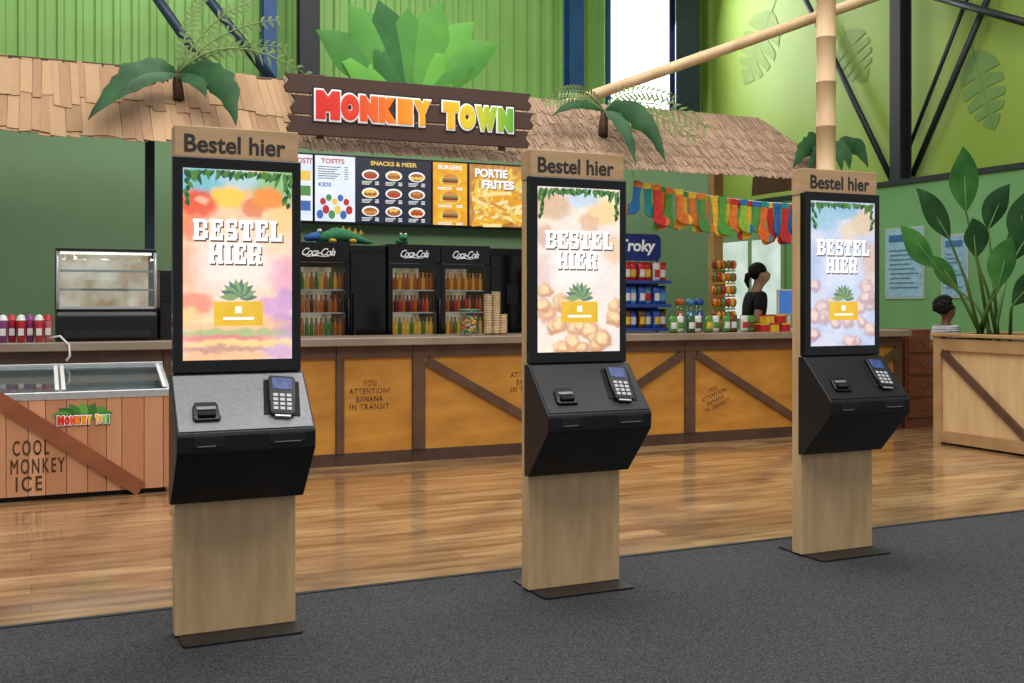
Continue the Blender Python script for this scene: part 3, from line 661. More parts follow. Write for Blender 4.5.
palm('dark leafy plant on the right end of the thatch beside the bamboo pole',((7.28,8.42,2.72),(7.34,8.42,b1.z)),
 [(b1,W(812,128,8.4),W(793,168,8.2),.12),(b1,W(858,130,8.4),W(868,168,8.3),.11),(b1,W(824,140,8.3),W(808,170,8.15),.10),(b1,W(848,140,8.3),W(850,170,8.2),.10),(b1,W(838,136,8.3),W(842,172,8.18),.09)],[])
def bamboo(p,q,r,label):
    p=Vector(p);q=Vector(q); pts=[];rr=[]; n=int((q-p).length/.42)
    for i in range(n+1):
        for d,k in ((-.012,1),(-.004,1.08),(.004,1.08),(.012,1)):
            tt=min(1,max(0,i/n+d/(q-p).length*1.0)); pts.append(p.lerp(q,tt)+ (q-p)*1e-5*len(pts)); rr.append(r*k)
    tag(MB().tube(pts,rr,14).build('bamboo_pole',M['bamboo']),label,'pole')
pb=W(826,302,8.1)
bamboo((pb.x,8.1,0),(pb.x,8.1,5.6),.092,'thick upright bamboo pole behind the farthest kiosk')
bamboo(W(540,114,9.14),W(890,-9,8.33),.055,'long slanting bamboo pole rising to the right above the canopy')

# ---------------------------------------------------------------- menu displays
VM=10.47
def display(px0,px1,label):
    x0=UX(px0,VM); x1=UX(px1,VM); t=thing('menu_display',label,'menu screen',((x0+x1)/2,VM,2.11),0,'menu screens above the fridges')
    MB().box(-(x1-x0)/2+.004,(x1-x0)/2-.004,0,.075,0,.70).build('housing',M['black'],t,bevel=.003); return t,(x0+x1)/2
def pan(t,cx,pa,pb,m,nm='picture'):
    a=UX(pa,VM)-cx; b_=UX(pb,VM)-cx
    return MB().box(a,b_,-.003,-.0005,.022,.68).build(nm,m,t),a,b_
cW=emat('menu_white',(240,243,250),1.05,(218,230,248),scale=5); cD=emat('menu_navy',(26,34,60),.8); cO=emat('menu_amber',(240,180,34),1.05,(230,156,26))
cB=emat('menu_blue',(70,120,200),.8); cR=emat('menu_red',(200,50,50),.9); cG=emat('menu_green',(90,160,80),.85); cY=emat('menu_yellow',(244,206,90),1.0); cWt=emat('menu_text_white',(250,250,250),1.05); cBr=emat('menu_brown',(180,110,50),.85); cSh=emat('menu_shadow_brown',(110,60,20),.6); cBun=emat('menu_bun',(226,150,70),.9)
def oval(b,x,z,rx,rz,y0,y1,mi=0): return b.prism([(x+rx*math.cos(k*.5236),z+rz*math.sin(k*.5236)) for k in range(12)],y0,y1,'y',mi=mi)
t,cx=display(205,313.5,'menu screen half hidden by the nearest kiosk')
pc,a,b_=pan(t,cx,207,292,cB); pc,a,b_=pan(t,cx,293,312.5,cW)
text('menu_lettering',"OSTI'",.15,.06,cR,pc,((a+b_)/2+.02,-.0035,.62),bold=.03,ext=0,zs=.01)
for k in range(3): MB().box(a+.02,b_-.02,-.0045,-.0035,.12+.15*k,.22+.15*k).build('dish_picture',(cB,cG,cY)[k],pc)
t,cx=display(313.5,432,'menu screen with white left page and navy right page of dishes')
pc,a,b_=pan(t,cx,315,355,cW)
text('menu_lettering',"TOSTI'S",.24,.05,cR,pc,(a+.18,-.0035,.63),bold=.03,ext=0,zs=.01); text('menu_lettering',"KIDS",.13,.042,cB,pc,(a+.10,-.0035,.39),bold=.03,ext=0,zs=.01)
for k in range(6): MB().box(a+.03,a+.20+.03*(k%3),-.0045,-.0035,.45+.023*k,.457+.023*k).box(a+.30,a+.34,-.0045,-.0035,.45+.023*k,.457+.023*k).build('price_line',cD,pc)
b=MB()
for k in range(6): oval(b,a+.05+.06*k,.09+.05*(k%2),.035,.045,-.0045-.0001*k,-.0035,k%4)
for k in range(5): oval(b,a+.08+.06*k,.22+.04*(k%2),.03,.035,-.0045-.0001*k,-.0035,(k+1)%4)
b.build('dish_picture',[cB,cR,cG,cY],pc)
pc,a,b_=pan(t,cx,355.6,431,cD)
text('menu_lettering','SNACKS & MEER',.50,.045,cY,pc,((a+b_)/2,-.0035,.632),bold=.03,ext=0,zs=.01)
for i in range(3):
    for j in range(3):
        xx=a+.155+.25*i; zz=.51-.185*j
        oval(MB(),xx,zz,.092,.054,-.0045,-.0035).build('plate_picture',cWt,pc)
        b=oval(MB(),xx,zz-.004,.074,.040,-.0055,-.0046)
        for q in range(5): oval(b,xx-.045+.022*q,zz+.012*((q%2)*2-1),.024,.018,-.006-.0001*q,-.005,1+(q+i+j)%2)
        b.build('dish_picture',[(cBr,cO,cBr)[(i+j)%3],(cR,cBun,cY)[(i+2*j)%3],cBr],pc)
        for q in range(3): MB().box(xx-.09,xx+.02-.015*q,-.0045,-.0035,zz-.072-.014*q,zz-.066-.014*q).box(xx+.05,xx+.09,-.0045,-.0035,zz-.072-.014*q,zz-.065-.014*q).build('price_line',cWt,pc)
t,cx=display(432,548,'menu screen with amber left page and large fries picture on the right')
pc,a,b_=pan(t,cx,433,467,cO)
text('menu_lettering','BURGERS',.27,.045,cWt,pc,((a+b_)/2,-.0035,.632),bold=.03,ext=0,zs=.01)
for k in range(3):
    zz=.50-.185*k; xx=(a+b_)/2
    oval(MB(),xx,zz-.01,.125,.064,-.0042,-.0035).build('plate_picture',cY,pc)
    b=MB().prism([(xx+.085*math.cos(q*PI/8),zz+.012+.048*math.sin(q*PI/8)) for q in range(9)],-.0052,-.0043,'y')
    b.box(xx-.09,xx+.09,-.0056,-.0043,zz-.002,zz+.012,mi=2).box(xx-.085,xx+.085,-.0058,-.0043,zz-.012,zz-.002,mi=1).box(xx-.087,xx+.087,-.006,-.0043,zz-.028,zz-.012,mi=3).box(xx-.08,xx+.08,-.0056,-.0043,zz-.05,zz-.028)
    b.build('dish_picture',[cBun,cR,cG,emat('menu_patty',(110,60,34),.8)],pc)
    for q in range(2): MB().box(xx-.14,xx+.02,-.0045,-.0035,zz-.088-.016*q,zz-.080-.016*q).box(xx+.07,xx+.14,-.0045,-.0035,zz-.088-.016*q,zz-.079-.016*q).build('price_line',cWt,pc)
fr=emat('menu_fries',(222,160,80),.9,(190,120,50),scale=9)
pc,a,b_=pan(t,cx,469.5,546,fr)
b=MB()
for k in range(230):
    xx=a+.02+R.random()*.74; zz=.03+R.random()*.58; an=R.uniform(-.5,.9)+(PI/2 if k%4==0 else 0); ll=R.uniform(.14,.26)
    x2=xx+ll*math.cos(an); z2=zz+ll*math.sin(an)
    if a+.005<x2<b_-.02 and .03<z2<.67: b.beam((xx,-.0040-.00002*k,zz),(x2,-.0040-.00002*k,z2),.0006,.036,up=((0,0,1.0) if abs(math.cos(an))>.3 else (1,0,0)),mi=k%4)
b.build('fries_picture',[cY,emat('fry_pale',(254,232,160),1.0),cO,emat('fry_gold',(232,166,70),.9)],pc)
for dx,dz,m,y in ((.007,-.009,cSh,-.0105),(0,0,cWt,-.0118)):
    text('menu_lettering','PORTIE',.38,.095,m,pc,(a+.25+dx,y,.59+dz),bold=.05,ext=0,zs=.01); text('menu_lettering','FRITES',.38,.095,m,pc,(a+.33+dx,y,.47+dz),bold=.05,ext=0,zs=.01)

# ---------------------------------------------------------------- fridges
BM=[]
for nm,col in (('amber',(146,80,34)),('green',(62,100,42)),('yellow',(186,144,58)),('red',(140,40,36)),('dark brown',(62,38,26))):
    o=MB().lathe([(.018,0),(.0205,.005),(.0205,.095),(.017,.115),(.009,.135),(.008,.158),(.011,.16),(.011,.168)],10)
    me=bpy.data.meshes.new('bottle'); bmesh.ops.recalc_face_normals(o.bm,faces=o.bm.faces[:]); o.bm.to_mesh(me); o.bm.free(); me.materials.append(colmat('bottle_'+nm.replace(' ','_'),col,rough=.2,emit=.28)); BM.append((nm,me))  # bottles emit slightly, the fridge lighting put into their material
def fridge(x0,x1,label,where,seq):
    VF=9.88; w=x1-x0; h=w/2; t=thing('drinks_fridge',label,'fridge',((x0+x1)/2,VF,0),0,'glass door drinks fridges')
    MB().box(-h,-h+.03,.05,.62,.03,1.885).box(h-.03,h,.05,.62,.03,1.885).box(-h+.03,h-.03,.05,.62,1.70,1.885).box(-h+.03,h-.03,.05,.62,.03,.3).build('cabinet_body',M['black'],t)
    MB().box(-h+.03,h-.03,.58,.62,.3,1.70).build('lining',M['fridgein'],t)
    MB().box(-h+.04,h-.04,.08,.6,0,.03).build('feet',M['rubber'],t)
    hd=MB().box(-h,h,.0,.05,1.70,1.885).build('header_panel',M['blackg'],t,bevel=.004)
    text('logo_lettering','Coca-Cola',w*.54,.072,M['wtext'],hd,(0,-.001,1.795),shear=.5,bold=.012,ext=0,zs=.01,gap=.86)
    MB().tube([(-w*.25,-.003,1.769),(-w*.19,-.003,1.75),(-w*.05,-.003,1.758),(w*.08,-.003,1.75),(w*.17,-.003,1.756)],[.002,.004,.004,.003,.002],6).build('logo_swash',M['wtext'],hd)
    d=MB().box(-h,-h+.045,0,.045,.3,1.695).box(h-.045,h,0,.045,.3,1.695).box(-h+.045,h-.045,0,.045,1.65,1.695).box(-h+.045,h-.045,0,.045,.3,.35).build('door',M['blackg'],t)
    MB().tube([(h-.02,-.03,.9),(h-.02,-.03,1.35)],.01,8).build('handle',M['steelplate'],d)
    MB().box(-h+.04,h-.04,.06,.08,1.66,1.69).build('light_strip',M['strip'],t)
    MB().box(-h,h,.01,.05,.05,.29).build('grille',M['black'],t)
    zs=(.62,1.0,1.22,1.44)
    for z in zs: MB().box(-h+.032,h-.032,.06,.57,z-.012,z).build('shelf',M['alu'],t)
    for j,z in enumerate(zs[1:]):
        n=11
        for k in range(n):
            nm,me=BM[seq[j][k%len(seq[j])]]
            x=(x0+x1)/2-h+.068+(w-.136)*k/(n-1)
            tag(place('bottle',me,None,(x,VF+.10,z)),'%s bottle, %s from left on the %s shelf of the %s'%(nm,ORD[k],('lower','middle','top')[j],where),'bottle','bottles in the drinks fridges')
fx=[UX(350,9.88),UX(388,9.88),UX(441,9.88),UX(490.5,9.88)]
fridge(fx[0]-.60,fx[0]-.003,'glass door drinks fridge next to the nearest kiosk, leftmost of three','leftmost drinks fridge',((1,0,0,1),(0,4,0),(2,0,1)))
fridge(fx[1]+.003,fx[2]-.003,'glass door drinks fridge in the middle with amber bottles','middle drinks fridge',((2,2,1),(0,4,3),(0,0,2)))
fridge(fx[2]+.003,fx[3]-.003,'glass door drinks fridge nearest the middle kiosk, rightmost of three','rightmost drinks fridge',((1,2,0),(3,0,4),(2,0)))
def closed(x0,x1,label):
    t=thing('cooling_cabinet',label,'cabinet',((x0+x1)/2,9.9,0)); h=(x1-x0)/2
    MB().box(-h,h,.03,.6,0,1.87).build('cabinet_body',M['black'],t,bevel=.006)
    dr=MB().box(-h+.01,h-.01,0,.028,.1,1.8).build('door',M['blackg'],t,bevel=.006)
    MB().box(-h+.03,-h+.05,-.03,0,.9,1.4).build('handle',M['steelplate'],dr)
    MB().box(-.06,.06,-.003,0,1.3,1.5).build('control_panel',M['steelplate'],dr)
closed(fx[0]+.003,fx[1]-.003,'closed black cooling cabinet between the two left drinks fridges')
closed(fx[3]+.003,fx[3]+.5,'closed black cooling cabinet partly behind the middle kiosk')
q=W(346,243,10.0)
t=thing('plush_crocodile','green and blue plush crocodile lying on top of the drinks fridge','soft toy',(q.x-.02,10.12,1.885))
PG=colmat('green_plush',(60,140,96),rough=.9); PB=colmat('blue_plush',(60,110,180),rough=.9); PY=colmat('yellow_plush',(226,176,60),rough=.9)
MB().tube([(-.24,0,.03),(-.17,0,.06),(-.06,0,.085),(.06,0,.08),(.16,0,.055),(.27,.02,.03),(.33,.05,.02)],[.03,.05,.075,.07,.05,.028,.01],10).build('body',PG,t)
MB().tube([(-.22,-.01,.075),(-.29,-.02,.06),(-.36,-.03,.045)],[.045,.04,.025],8).build('snout',PB,t)
for x in (-.1,.1):
    for y in (-.08,.08): MB().ball((x,y,.025),(.04,.045,.025),8,6).build('foot',PY,t)
for y in (-.03,.03): MB().ball((-.21,y,.125),.018,8,6).build('eye',M['white'],t)
b=MB()
for k in range(6): b.prism([(-.12+.06*k,.135-abs(k-2)*.012),(-.07+.06*k,.135-abs(k-2)*.012),(-.095+.06*k,.18-abs(k-2)*.012)],-.01,.01,'y')
b.build('spines',PY,t)
q=W(405,243,10.0)
t=thing('plush_frog','small green plush frog sitting on top of the middle fridge','soft toy',(q.x,10.1,1.885))
MB().ball((0,0,.04),(.07,.06,.04),10,8).build('body',PG,t); MB().ball((.0,-.04,.075),(.045,.04,.035),10,8).build('head',PG,t)
for x in (-.025,.025): MB().ball((x,-.05,.108),.014,8,6).build('eye',M['white'],t)

# ---------------------------------------------------------------- right counter goods
VR=8.62
x0=UX(626,VR); x1=UX(671,VR); cxr=(x0+x1)/2; h=(x1-x0)/2
t=thing('snack_rack','blue tiered wire snack rack with a blue header sign on the counter','display rack',(cxr,VR,ZT))
RB=colmat('rack_blue',(40,70,150))
for k in range(3): MB().box(-h,h,.0,.26,.015+.225*k,.03+.225*k).box(-h,h,-.008,0,.015+.225*k,.045+.225*k).build('shelf',RB,t)
for sx in (-1,1): MB().box(sx*h-.008,sx*h+.008,.24,.27,0,.92).build('upright',M['steelplate'],t)
MB().box(-h+.01,h-.01,.245,.25,.03,.66).build('back_panel',RB,t)
rp=[]
for cx_,cz_,a0 in ((h-.03,.89,0),(-h+.06,.89,90),(-h+.06,.75,180),(h-.03,.75,270)):
    for k in range(6):
        a=math.radians(a0+k*18); rp.append((cx_+.06*math.cos(a),cz_+.06*math.sin(a)))
hs=MB().prism(rp,.225,.239,'y').build('header_sign',colmat('sign_blue',(30,50,130),emit=.2),t)
text('header_lettering','Troky',.41,.15,M['wtext'],hs,(.01,.224,.82),bold=.03,shear=.1,ext=0,zs=.01)
def bagmesh(w,h,d,m,name='snack_bag'):
    b=MB(); b.sm=True; nx,nz=6,8
    for sgn in (-1,1):
        rows=[]
        for i in range(nz+1):
            tz=i/nz; row=[]
            for j in range(nx+1):
                tx=j/nx; y=sgn*d/2*(max(0,math.sin(PI*tz))**.6)*(max(0,math.sin(PI*tx))**.6)
                row.append(b.bm.verts.new(((tx-.5)*w*(1-.06*math.sin(PI*tz)),y,tz*h)))
            rows.append(row)
        for i in range(nz):
            for j in range(nx): b._f([rows[i][j],rows[i][j+1],rows[i+1][j+1],rows[i+1][j]],1 if (sgn<0 and 2<=i<=4 and 1<=j<=4) else 0)
    bmesh.ops.remove_doubles(b.bm,verts=b.bm.verts[:],dist=.0005); bmesh.ops.recalc_face_normals(b.bm,faces=b.bm.faces[:])
    me=bpy.data.meshes.new(name); b.bm.to_mesh(me); b.bm.free()
    for x in m: me.materials.append(x)
    return me
def gm(n,c_): return colmat(n,c_,rough=.22)
wl=gm('bag_label_white',(235,232,225)); rd=gm('bag_red',(206,40,44)); bl=gm('bag_blue',(44,90,184)); yl=gm('bag_yellow',(236,190,50)); gn=gm('bag_green',(90,150,60)); lb=gm('bag_sky',(90,160,210)); og=gm('bag_orange',(226,110,40)); br=gm('bag_brown',(110,64,40))
rows=[('bottom',.03,[('brown',br,yl),('blue',bl,wl),('brown',br,yl),('blue',bl,wl),('blue',bl,yl),('brown',br,wl)]),('middle',.255,[('blue',bl,wl),('sky blue',lb,wl),('blue',bl,wl),('sky blue',lb,rd),('blue',bl,wl),('blue',bl,lb)]),('top',.48,[('red',rd,wl),('red',rd,yl),('red',rd,wl),('red',rd,yl),('white',wl,rd),('red',rd,wl)])]
for nm,z,items in rows:
    for k,(cn,m1,m2) in enumerate(items):
        x=cxr-h+.045+(2*h-.09)*k/5
        tag(place('snack_bag',bagmesh(.092,.192,.055,[m1,m2]),None,(x,VR+.06+.03*(k%2),ZT+z)),'%s snack bag, %s from left on the %s tier of the blue rack'%(cn,ORD[k],nm),'snack bag','snack bags on the blue rack')
q=W(724,332,8.66)
t=thing('lolly_tower','tall tiered stand of colourful lollies on the counter below the light post','candy stand',(q.x,8.66,ZT))
MB().tube([(0,0,0),(0,0,.66)],.012,8).build('pole',M['alu'],t); MB().lathe([(.13,0),(.13,.012),(.02,.02)],16).build('base',M['steelplate'],t)
for k in range(5):
    z=.10+.125*k
    tr=MB().lathe([(.02,z-.012),(.115,z-.008),(.115,z),(.02,z+.004)],16).build('tier',(yl,gn,og,yl,gn)[k],t)
    b=MB()
    for j in range(14):
        a=2*PI*j/14; b.ball((.1*math.cos(a),.1*math.sin(a),z+.058),(.025,.025,.044),8,6,mi=(j+k)%4); b.tube([(.1*math.cos(a),.1*math.sin(a),z),(.1*math.cos(a),.1*math.sin(a),z+.04)],.004,5)
    b.build('lollies',[yl,og,gn,rd],tr)
for k,(px,cn,m1) in enumerate(((680,'orange',og),(690,'sky blue',lb),(699,'blue',bl))):
    q=W(px,332,8.74)
    t=thing('sweet_tub','%s topped sweet tub, %s of three between rack and lolly tower'%(cn,ORD[k]),'tub',(q.x,8.74,ZT),0,'tall sweet tubs')
    MB().lathe([(.035,0),(.04,.01),(.042,.26)],12).build('tub',M['glass'],t); MB().lathe([(.034,.004),(.038,.2)],12).build('sweets',m1,t); MB().lathe([(.045,.26),(.045,.3),(.03,.32)],12).build('lid',m1,t)
GB=[('green',gn,wl),('white',wl,gn),('dark green',gm('bag_dark_green',(50,100,50)),wl),('white',wl,br),('green',gn,yl),('white',wl,gn),('green',gn,wl),('brown',br,wl),('white',wl,rd),('green',gn,br)]
for k,(cn,m1,m2) in enumerate(GB):
    q=W(673+k*8.9,332,8.38)
    tag(place('treat_bag',bagmesh(.098,.16,.055,[m1,m2],'treat_bag'),None,(q.x,8.38+.035*(k%2),ZT)),'%s treat bag, %s from left in the row along the counter edge'%(cn,ORD[k]),'snack bag','treat bags along the counter')
BX=[((762,8.42,0),'red',rd),((772,8.42,0),'yellow',yl),((783,8.42,0),'red',rd),((767,8.42,.085),'yellow',yl),((778,8.42,.085),'red',rd)]
for k,((px,V,dz),cn,m1) in enumerate(BX):
    q=W(px,332,V)
    t=thing('sweet_box','%s sweet box, %s in the %s layer left of the farthest kiosk'%(cn,ORD[k if k<3 else k-3],'upper' if dz else 'lower'),'box',(q.x,V,ZT+dz),0,'red and yellow sweet boxes')
    MB().box(-.052,.052,-.05,.05,0,.068).build('carton',m1,t,bevel=.003); MB().box(-.053,.053,-.051,.051,.068,.083).build('lid',yl if m1 is rd else rd,t)
q=W(790,312,8.7)
t=thing('till_monitor','pale till monitor on a stand beside the farthest kiosk','monitor',(q.x,8.7,ZT))
MB().box(-.1,.1,-.08,.08,0,.02).tube([(0,.02,.02),(0,.02,.22)],.02,8).build('stand',M['white'],t); MB().box(-.16,.16,-.01,.02,.16,.42).build('housing',M['white'],t,bevel=.008)
MB().box(-.145,.145,-.013,-.01,.175,.405).build('screen',cB,t)
# ---------------------------------------------------------------- sock garland
p0=W(634,180,8.38); p1=Vector((pb.x-.1,8.2,2.27)); NS=24
def gp(tt): q=p0.lerp(p1,tt); q.z-=.10*4*tt*(1-tt)*.5; return q
tag(MB().tube([p0+Vector((0,.03,.08))]+[gp(i/20) for i in range(21)],.006,6).build('garland_cord',M['white']),'thin cord strung under the canopy carrying the socks','cord')
CC={'blue':(50,114,184),'teal':(46,152,152),'red':(204,50,44),'orange':(234,120,46),'green':(86,156,68),'yellow':(240,200,64),'lime':(160,190,60)}
SC=['blue','teal','red','orange','green','orange','yellow','orange','green','orange','yellow','green','yellow','orange','lime','yellow','green','orange','red','blue','red','blue','teal','yellow']
for k in range(NS):
    q=gp(.02+.93*k/(NS-1)); cn=SC[k]; col=CC[cn]; ln=R.uniform(.30,.40); w=.042
    t=thing('sock','%s sock, %s from left on the garland under the canopy'%(cn,ORD[k]),'sock',(q.x,q.y-.028*(k%3)-.004,q.z-.004),R.uniform(-.12,.12),'socks on the garland')
    t.rotation_euler[1]=R.uniform(-.14,.14)
    m1=colmat('sock_%s_%d'%(cn,k),tuple(v*R.uniform(.92,1.05) for v in col),rough=.9); m2=colmat('sock_trim_%d'%k,CC[SC[(k+5)%NS]],rough=.9)
    sg=1 if k%3 else -1
    pts=[(-w*.9,-.05),(w*.9,-.05),(w*.8,-ln+.14),(w+.02,-ln+.10),(w+.065,-ln+.075),(w+.085,-ln+.045),(w+.07,-ln+.012),(w+.03,-ln),(-w*.3,-ln+.02),(-w*.95,-ln+.055),(-w*1.05,-ln+.10),(-w*.8,-ln+.16)]
    MB().prism([(x*sg,z) for x,z in pts],-.010,.010,'y').build('knit',m1,t,bevel=.007,seg=3)
    MB().prism([(-w,0),(w,0),(w,-.055),(-w,-.055)],-.012,.012,'y').build('cuff',m2,t,bevel=.006)
    MB().prism([(x*sg,z) for x,z in ((w+.035,-ln+.095),(w+.066,-ln+.077),(w+.088,-ln+.045),(w+.072,-ln+.010),(w+.035,-ln-.002))],-.012,.012,'y').build('toe',m2,t,bevel=.006)

# ---------------------------------------------------------------- posters on the partition
def poster(pa,pb_,ya,yb,label,m):
    a=WU(pa,ya,10.985); b_=WU(pb_,yb,10.985); yy=(a.y+b_.y)/2; hw=(a.y-b_.y)/2; hh=a.z-b_.z
    t=thing('poster',label,'poster',(10.998,yy,b_.z),-PI/2)
    MB().box(-hw,hw,-.012,.0,0,hh).build('frame',M['alu'],t,bevel=.002)
    MB().box(-hw+.03,hw-.03,-.016,-.012,.03,hh-.03).build('sheet',m,t)
    b=MB()
    for k in range(9): b.box(-hw+.09,hw-.09-(k%3)*.08,-.018,-.016,hh*(.15+.065*k),hh*(.15+.065*k)+.02)
    b.build('printed_lines',colmat('print_grey',(90,124,146)),t)
    MB().box(-hw+.08,hw-.08,-.018,-.016,hh*.8,hh*.9).build('heading_band',colmat('print_blue',(60,110,160)),t)
poster(885,924,229,299,'pale blue framed poster of small print left of the big leafy plant',colmat('poster_pale_blue',(150,190,212)))
poster(941,968,235,298,'framed poster half hidden behind the big leafy plant',colmat('poster_pale_grey',(140,180,204)))

# ---------------------------------------------------------------- planter and plant
px0,px1,py0,py1,PH=7.7,8.72,6.28,7.42,1.03
t=thing('planter_crate','large plywood planter crate with diagonal brace at the right edge','planter',((px0+px1)/2,(py0+py1)/2,0)); hx=(px1-px0)/2; hy=(py1-py0)/2
MB().box(-hx+.03,hx-.03,-hy+.03,hy-.03,.02,.9).build('box_panels',M['ply'],t)
for sx in (-1,1):
    for sy in (-1,1): MB().box(sx*hx-.09*(sx>0),sx*hx+.09*(sx<0),sy*hy-.09*(sy>0),sy*hy+.09*(sy<0),0,PH-.03).build('corner_post',M['plyf'],t,bevel=.004)
for z in (.02,.87):
    for bx in ((-hx,-hx+.03,-hy+.09,hy-.09),(hx-.03,hx,-hy+.09,hy-.09),(-hx+.09,hx-.09,-hy,-hy+.03),(-hx+.09,hx-.09,hy-.03,hy)):
        MB().box(*bx,z,z+.11).build('side_rail',M['plyf'],t,bevel=.003)
for bx in ((-hx-.02,-hx+.1,-hy-.02,hy+.02),(hx-.1,hx+.02,-hy-.02,hy+.02),(-hx+.1,hx-.1,-hy-.02,-hy+.1),(-hx+.1,hx-.1,hy-.1,hy+.02)):
    MB().box(*bx,PH-.03,PH).build('rim_board',M['plyf'],t,bevel=.004)
MB().beam((-hx+.012,hy-.1,.86),(-hx+.012,-hy+.1,.14),.025,.07,up=(0,0,1)).build('diagonal_brace',M['dbrown'],t)
MB().beam((-hx+.1,-hy+.012,.14),(hx-.1,-hy+.012,.86),.025,.07,up=(0,0,1)).build('diagonal_brace',M['dbrown'],t)
MB().box(-hx+.04,hx-.04,-hy+.04,hy-.04,.9,.96).build('soil',M['soil'],t)
pc0=Vector((8.05,7.05,.96))
t=thing('broad_leaf_plant','tall plant with large paddle leaves growing in the plywood planter','plant',pc0)
LV=[((966,212),(963,146),19,9.75),((950,240),(916,188),14,9.6),((988,230),(1010,184),12,9.9),((936,268),(900,226),15,9.5),((976,258),(972,218),12,9.5),((1012,262),(1046,212),15,9.6),((998,290),(1012,236),14,9.4),((1012,306),(1050,268),13,9.5),((1016,246),(1028,190),13,10.1),((958,290),(930,256),10,9.9)]
for k,((ax,ay),(tx,ty),w,Z) in enumerate(LV):
    a=D(ax,ay,Z)-pc0; q=D(tx,ty,Z-.1)-pc0
    st=Vector((R.uniform(-.14,.14),R.uniform(-.12,.12),0))
    l=MB().leaf(a,(a+q)/2+Vector((0,0,.06))+E_R*R.uniform(-.06,.06),q,w/F*Z,E_N+Vector((R.uniform(-.4,.4),R.uniform(-.2,.2),R.uniform(.1,.5))),n=14,fold=.22,pw=.9).build('leaf',M['leafd'] if k%3 else M['leafm'],t)
    MB().tube([st,st.lerp(a,.5)+Vector((0,0,.10)),a,a.lerp(q,.5)+Vector((0,0,.03))],[.018,.014,.01,.004],7).build('stalk',M['stem'],l)

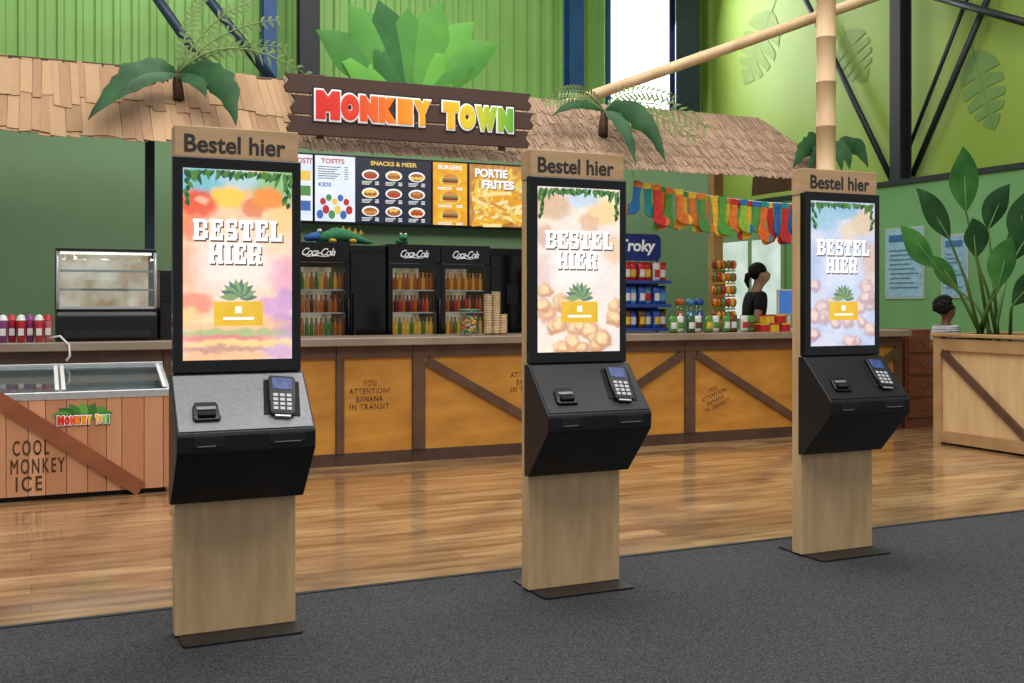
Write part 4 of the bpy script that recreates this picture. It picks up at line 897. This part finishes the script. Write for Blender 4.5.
# ---------------------------------------------------------------- people
def skin(name,vs,es,m,parent,sub=2):
    me=bpy.data.meshes.new(name); me.from_pydata([v[0] for v in vs],es,[]); o=bpy.data.objects.new(name,me); COL.objects.link(o)
    md=o.modifiers.new('s','SKIN'); md.use_smooth_shade=True
    for i,d in enumerate(me.skin_vertices[0].data):
        r=vs[i][1]; d.radius=(r,r); d.use_root=(i==0)
    sb=o.modifiers.new('u','SUBSURF'); sb.levels=sub; sb.render_levels=sub
    dg=bpy.context.evaluated_depsgraph_get(); dg.update()
    m2=bpy.data.meshes.new_from_object(o.evaluated_get(dg)); bpy.data.objects.remove(o); m2.name=name
    m2.materials.clear(); m2.materials.append(m)
    for p in m2.polygons: p.use_smooth=True
    return place(name,m2,parent)
def person(label,loc,rotz,k,sk,shirt,pants,style,lean,hs=1.0):
    t=thing('person',label,'person',loc,rotz)
    zn=1.49
    def S_(x,y,z):
        if z>zn: x*=hs; y*=hs; z=zn+(z-zn)*hs
        return ((x)*k,(y-lean*max(0,z-.95))*k,z*k)
    vs=[(S_(0,0,.95),.115*k),(S_(0,0,1.1),.1*k),(S_(0,0,1.28),.12*k),(S_(0,.01,1.42),.062*k),(S_(0,0,1.49),.054*k),(S_(0,-.025,1.545),.07*k*hs),(S_(0,-.012,1.62),.1*k*hs),(S_(0,.0,1.685),.07*k*hs)]
    es=[(i,i+1) for i in range(7)]
    def add(co,r,par): vs.append((S_(*co),r*k)); es.append((par,len(vs)-1)); return len(vs)-1
    add((0,-.125,1.6),.014*hs,6)
    for sg in (-1,1):
        add((sg*.105,.01,1.61),.018*hs,6)
        sh=add((sg*.17,.0,1.385),.052,2); el=add((sg*.215,.03,1.12),.04,sh); wr=add((sg*.18,-.19,1.08),.027,el); pm=add((sg*.175,-.26,1.08),.03,wr)
        for f in range(4):
            x=sg*.175+(f-1.5)*.02; m_=add((x,-.31,1.085-.004*abs(f-1.5)),.009,pm); add((x,-.345+.008*abs(f-1.2),1.06),.008,m_)
        th=add((sg*.175-sg*.045,-.27,1.075),.011,pm); add((sg*.175-sg*.06,-.31,1.07),.009,th)
        hp=add((sg*.09,0,.88),.085,0); kn=add((sg*.1,-.01,.5),.056,hp); an=add((sg*.1,.02,.08),.036,kn); add((sg*.105,-.13,.03),.03,an)
    skin('body',vs,es,sk,t)
    vs=[(S_(0,0,.92),.14*k),(S_(0,0,1.1),.12*k),(S_(0,0,1.28),.14*k),(S_(0,.01,1.405),.085*k)]; es=[(0,1),(1,2),(2,3)]
    for sg in (-1,1):
        sh=add((sg*.17,0,1.385),.07,2); add((sg*.20,.02,1.21),.06,sh)
    skin('shirt',vs,es,shirt,t)
    vs=[(S_(0,0,.98),.122*k)]; es=[]
    for sg in (-1,1):
        hp=add((sg*.09,0,.88),.098,0); kn=add((sg*.1,-.01,.5),.07,hp); add((sg*.1,.02,.1),.055,kn)
    skin('trousers',vs,es,pants,t)
    for sg in (-1,1): MB().ball(S_(sg*.1,-.05,.035),(.045*k,.12*k,.035*k),10,6).build('shoe',M['rubber'],t)
    H=Vector(S_(0,.03,1.655)); kk=k*hs
    if style=='tail':
        MB().ball(H,(.102*kk,.102*kk,.1*kk),14,10).build('hair',HAIR,t)
        MB().tube([H+Vector((0,.06,-.02))*kk,H+Vector((0,.11,-.05))*kk,H+Vector((0,.12,-.11))*kk,H+Vector((0,.10,-.18))*kk],[.03*kk,.035*kk,.03*kk,.01*kk],8).build('ponytail',HAIR,t)
    else:
        b=MB(); b.ball(H+Vector((0,.01,0))*kk,(.112*kk,.108*kk,.1*kk),14,10)
        for j in range(90):
            a=R.uniform(0,2*PI); e=R.uniform(-.45,1.5); d=Vector((math.cos(a)*math.cos(e),math.sin(a)*math.cos(e),math.sin(e)))
            if d.y<-.35 and d.z<.5: continue
            b.ball(H+d*.108*kk,.024*kk,6,5)
        b.build('hair',HAIR,t)
    for sg in (-1,1): MB().ball(S_(sg*.034,-.1,1.62),.011*kk,8,6).build('eye',M['blackg'],t)
    MB().ball(S_(0,-.092,1.55),(.024*kk,.008*kk,.007*kk),8,6).build('mouth',colmat('lips',(150,80,76)),t)
q=D(750,302,11.5)
person('woman in black with dark tied back hair standing behind the counter',(q.x,q.y,0),1.25,1.0,SK1,SHB,SHB,'tail',.16)
q=D(946,302,10.4)
person('child with short dark curly hair and striped grey shirt behind the plywood planter',(q.x,q.y,0),1.5,.765,SK2,SHG,DEN,'curl',0,1.12)

# ---------------------------------------------------------------- light and camera
w=bpy.data.worlds.new('world'); S.world=w; w.use_nodes=True
bg=w.node_tree.nodes['Background']; bg.inputs[0].default_value=(.94,.97,1,1); bg.inputs[1].default_value=.40
def area(name,loc,size,power,col=(1,1,1),rot=(0,0,0)):
    l=bpy.data.lights.new(name,'AREA'); l.shape='RECTANGLE'; l.size=size[0]; l.size_y=size[1]; l.energy=power; l.color=col
    o=bpy.data.objects.new(name,l); COL.objects.link(o); o.location=loc; o.rotation_euler=rot; return o
area('hall_light',(4,6.6,8.2),(9,3),560,(1,.97,.92))
area('hall_light_front',(2,1.8,7.0),(8,3),360,(1,.97,.93),(math.radians(22),0,0))
area('hall_light_rear',(3.0,13.6,8.6),(9,2.5),380,(1,.99,.95))
area('kitchen_light',(3.5,9.75,2.95),(5,.3),9,(1,.95,.87))
area('window_light',(10.3,16.5,6.5),(1.4,3),190,(.95,.98,1),(math.radians(-75),0,0))
cam=bpy.data.cameras.new('camera'); co=bpy.data.objects.new('camera',cam); COL.objects.link(co)
co.location=(0,0,H0); co.rotation_euler=(PI/2,0,-TH); cam.lens=36*F/1024; cam.sensor_width=36; cam.shift_y=-39.5/1024; cam.clip_end=100
S.camera=co
S.view_settings.view_transform='Standard'
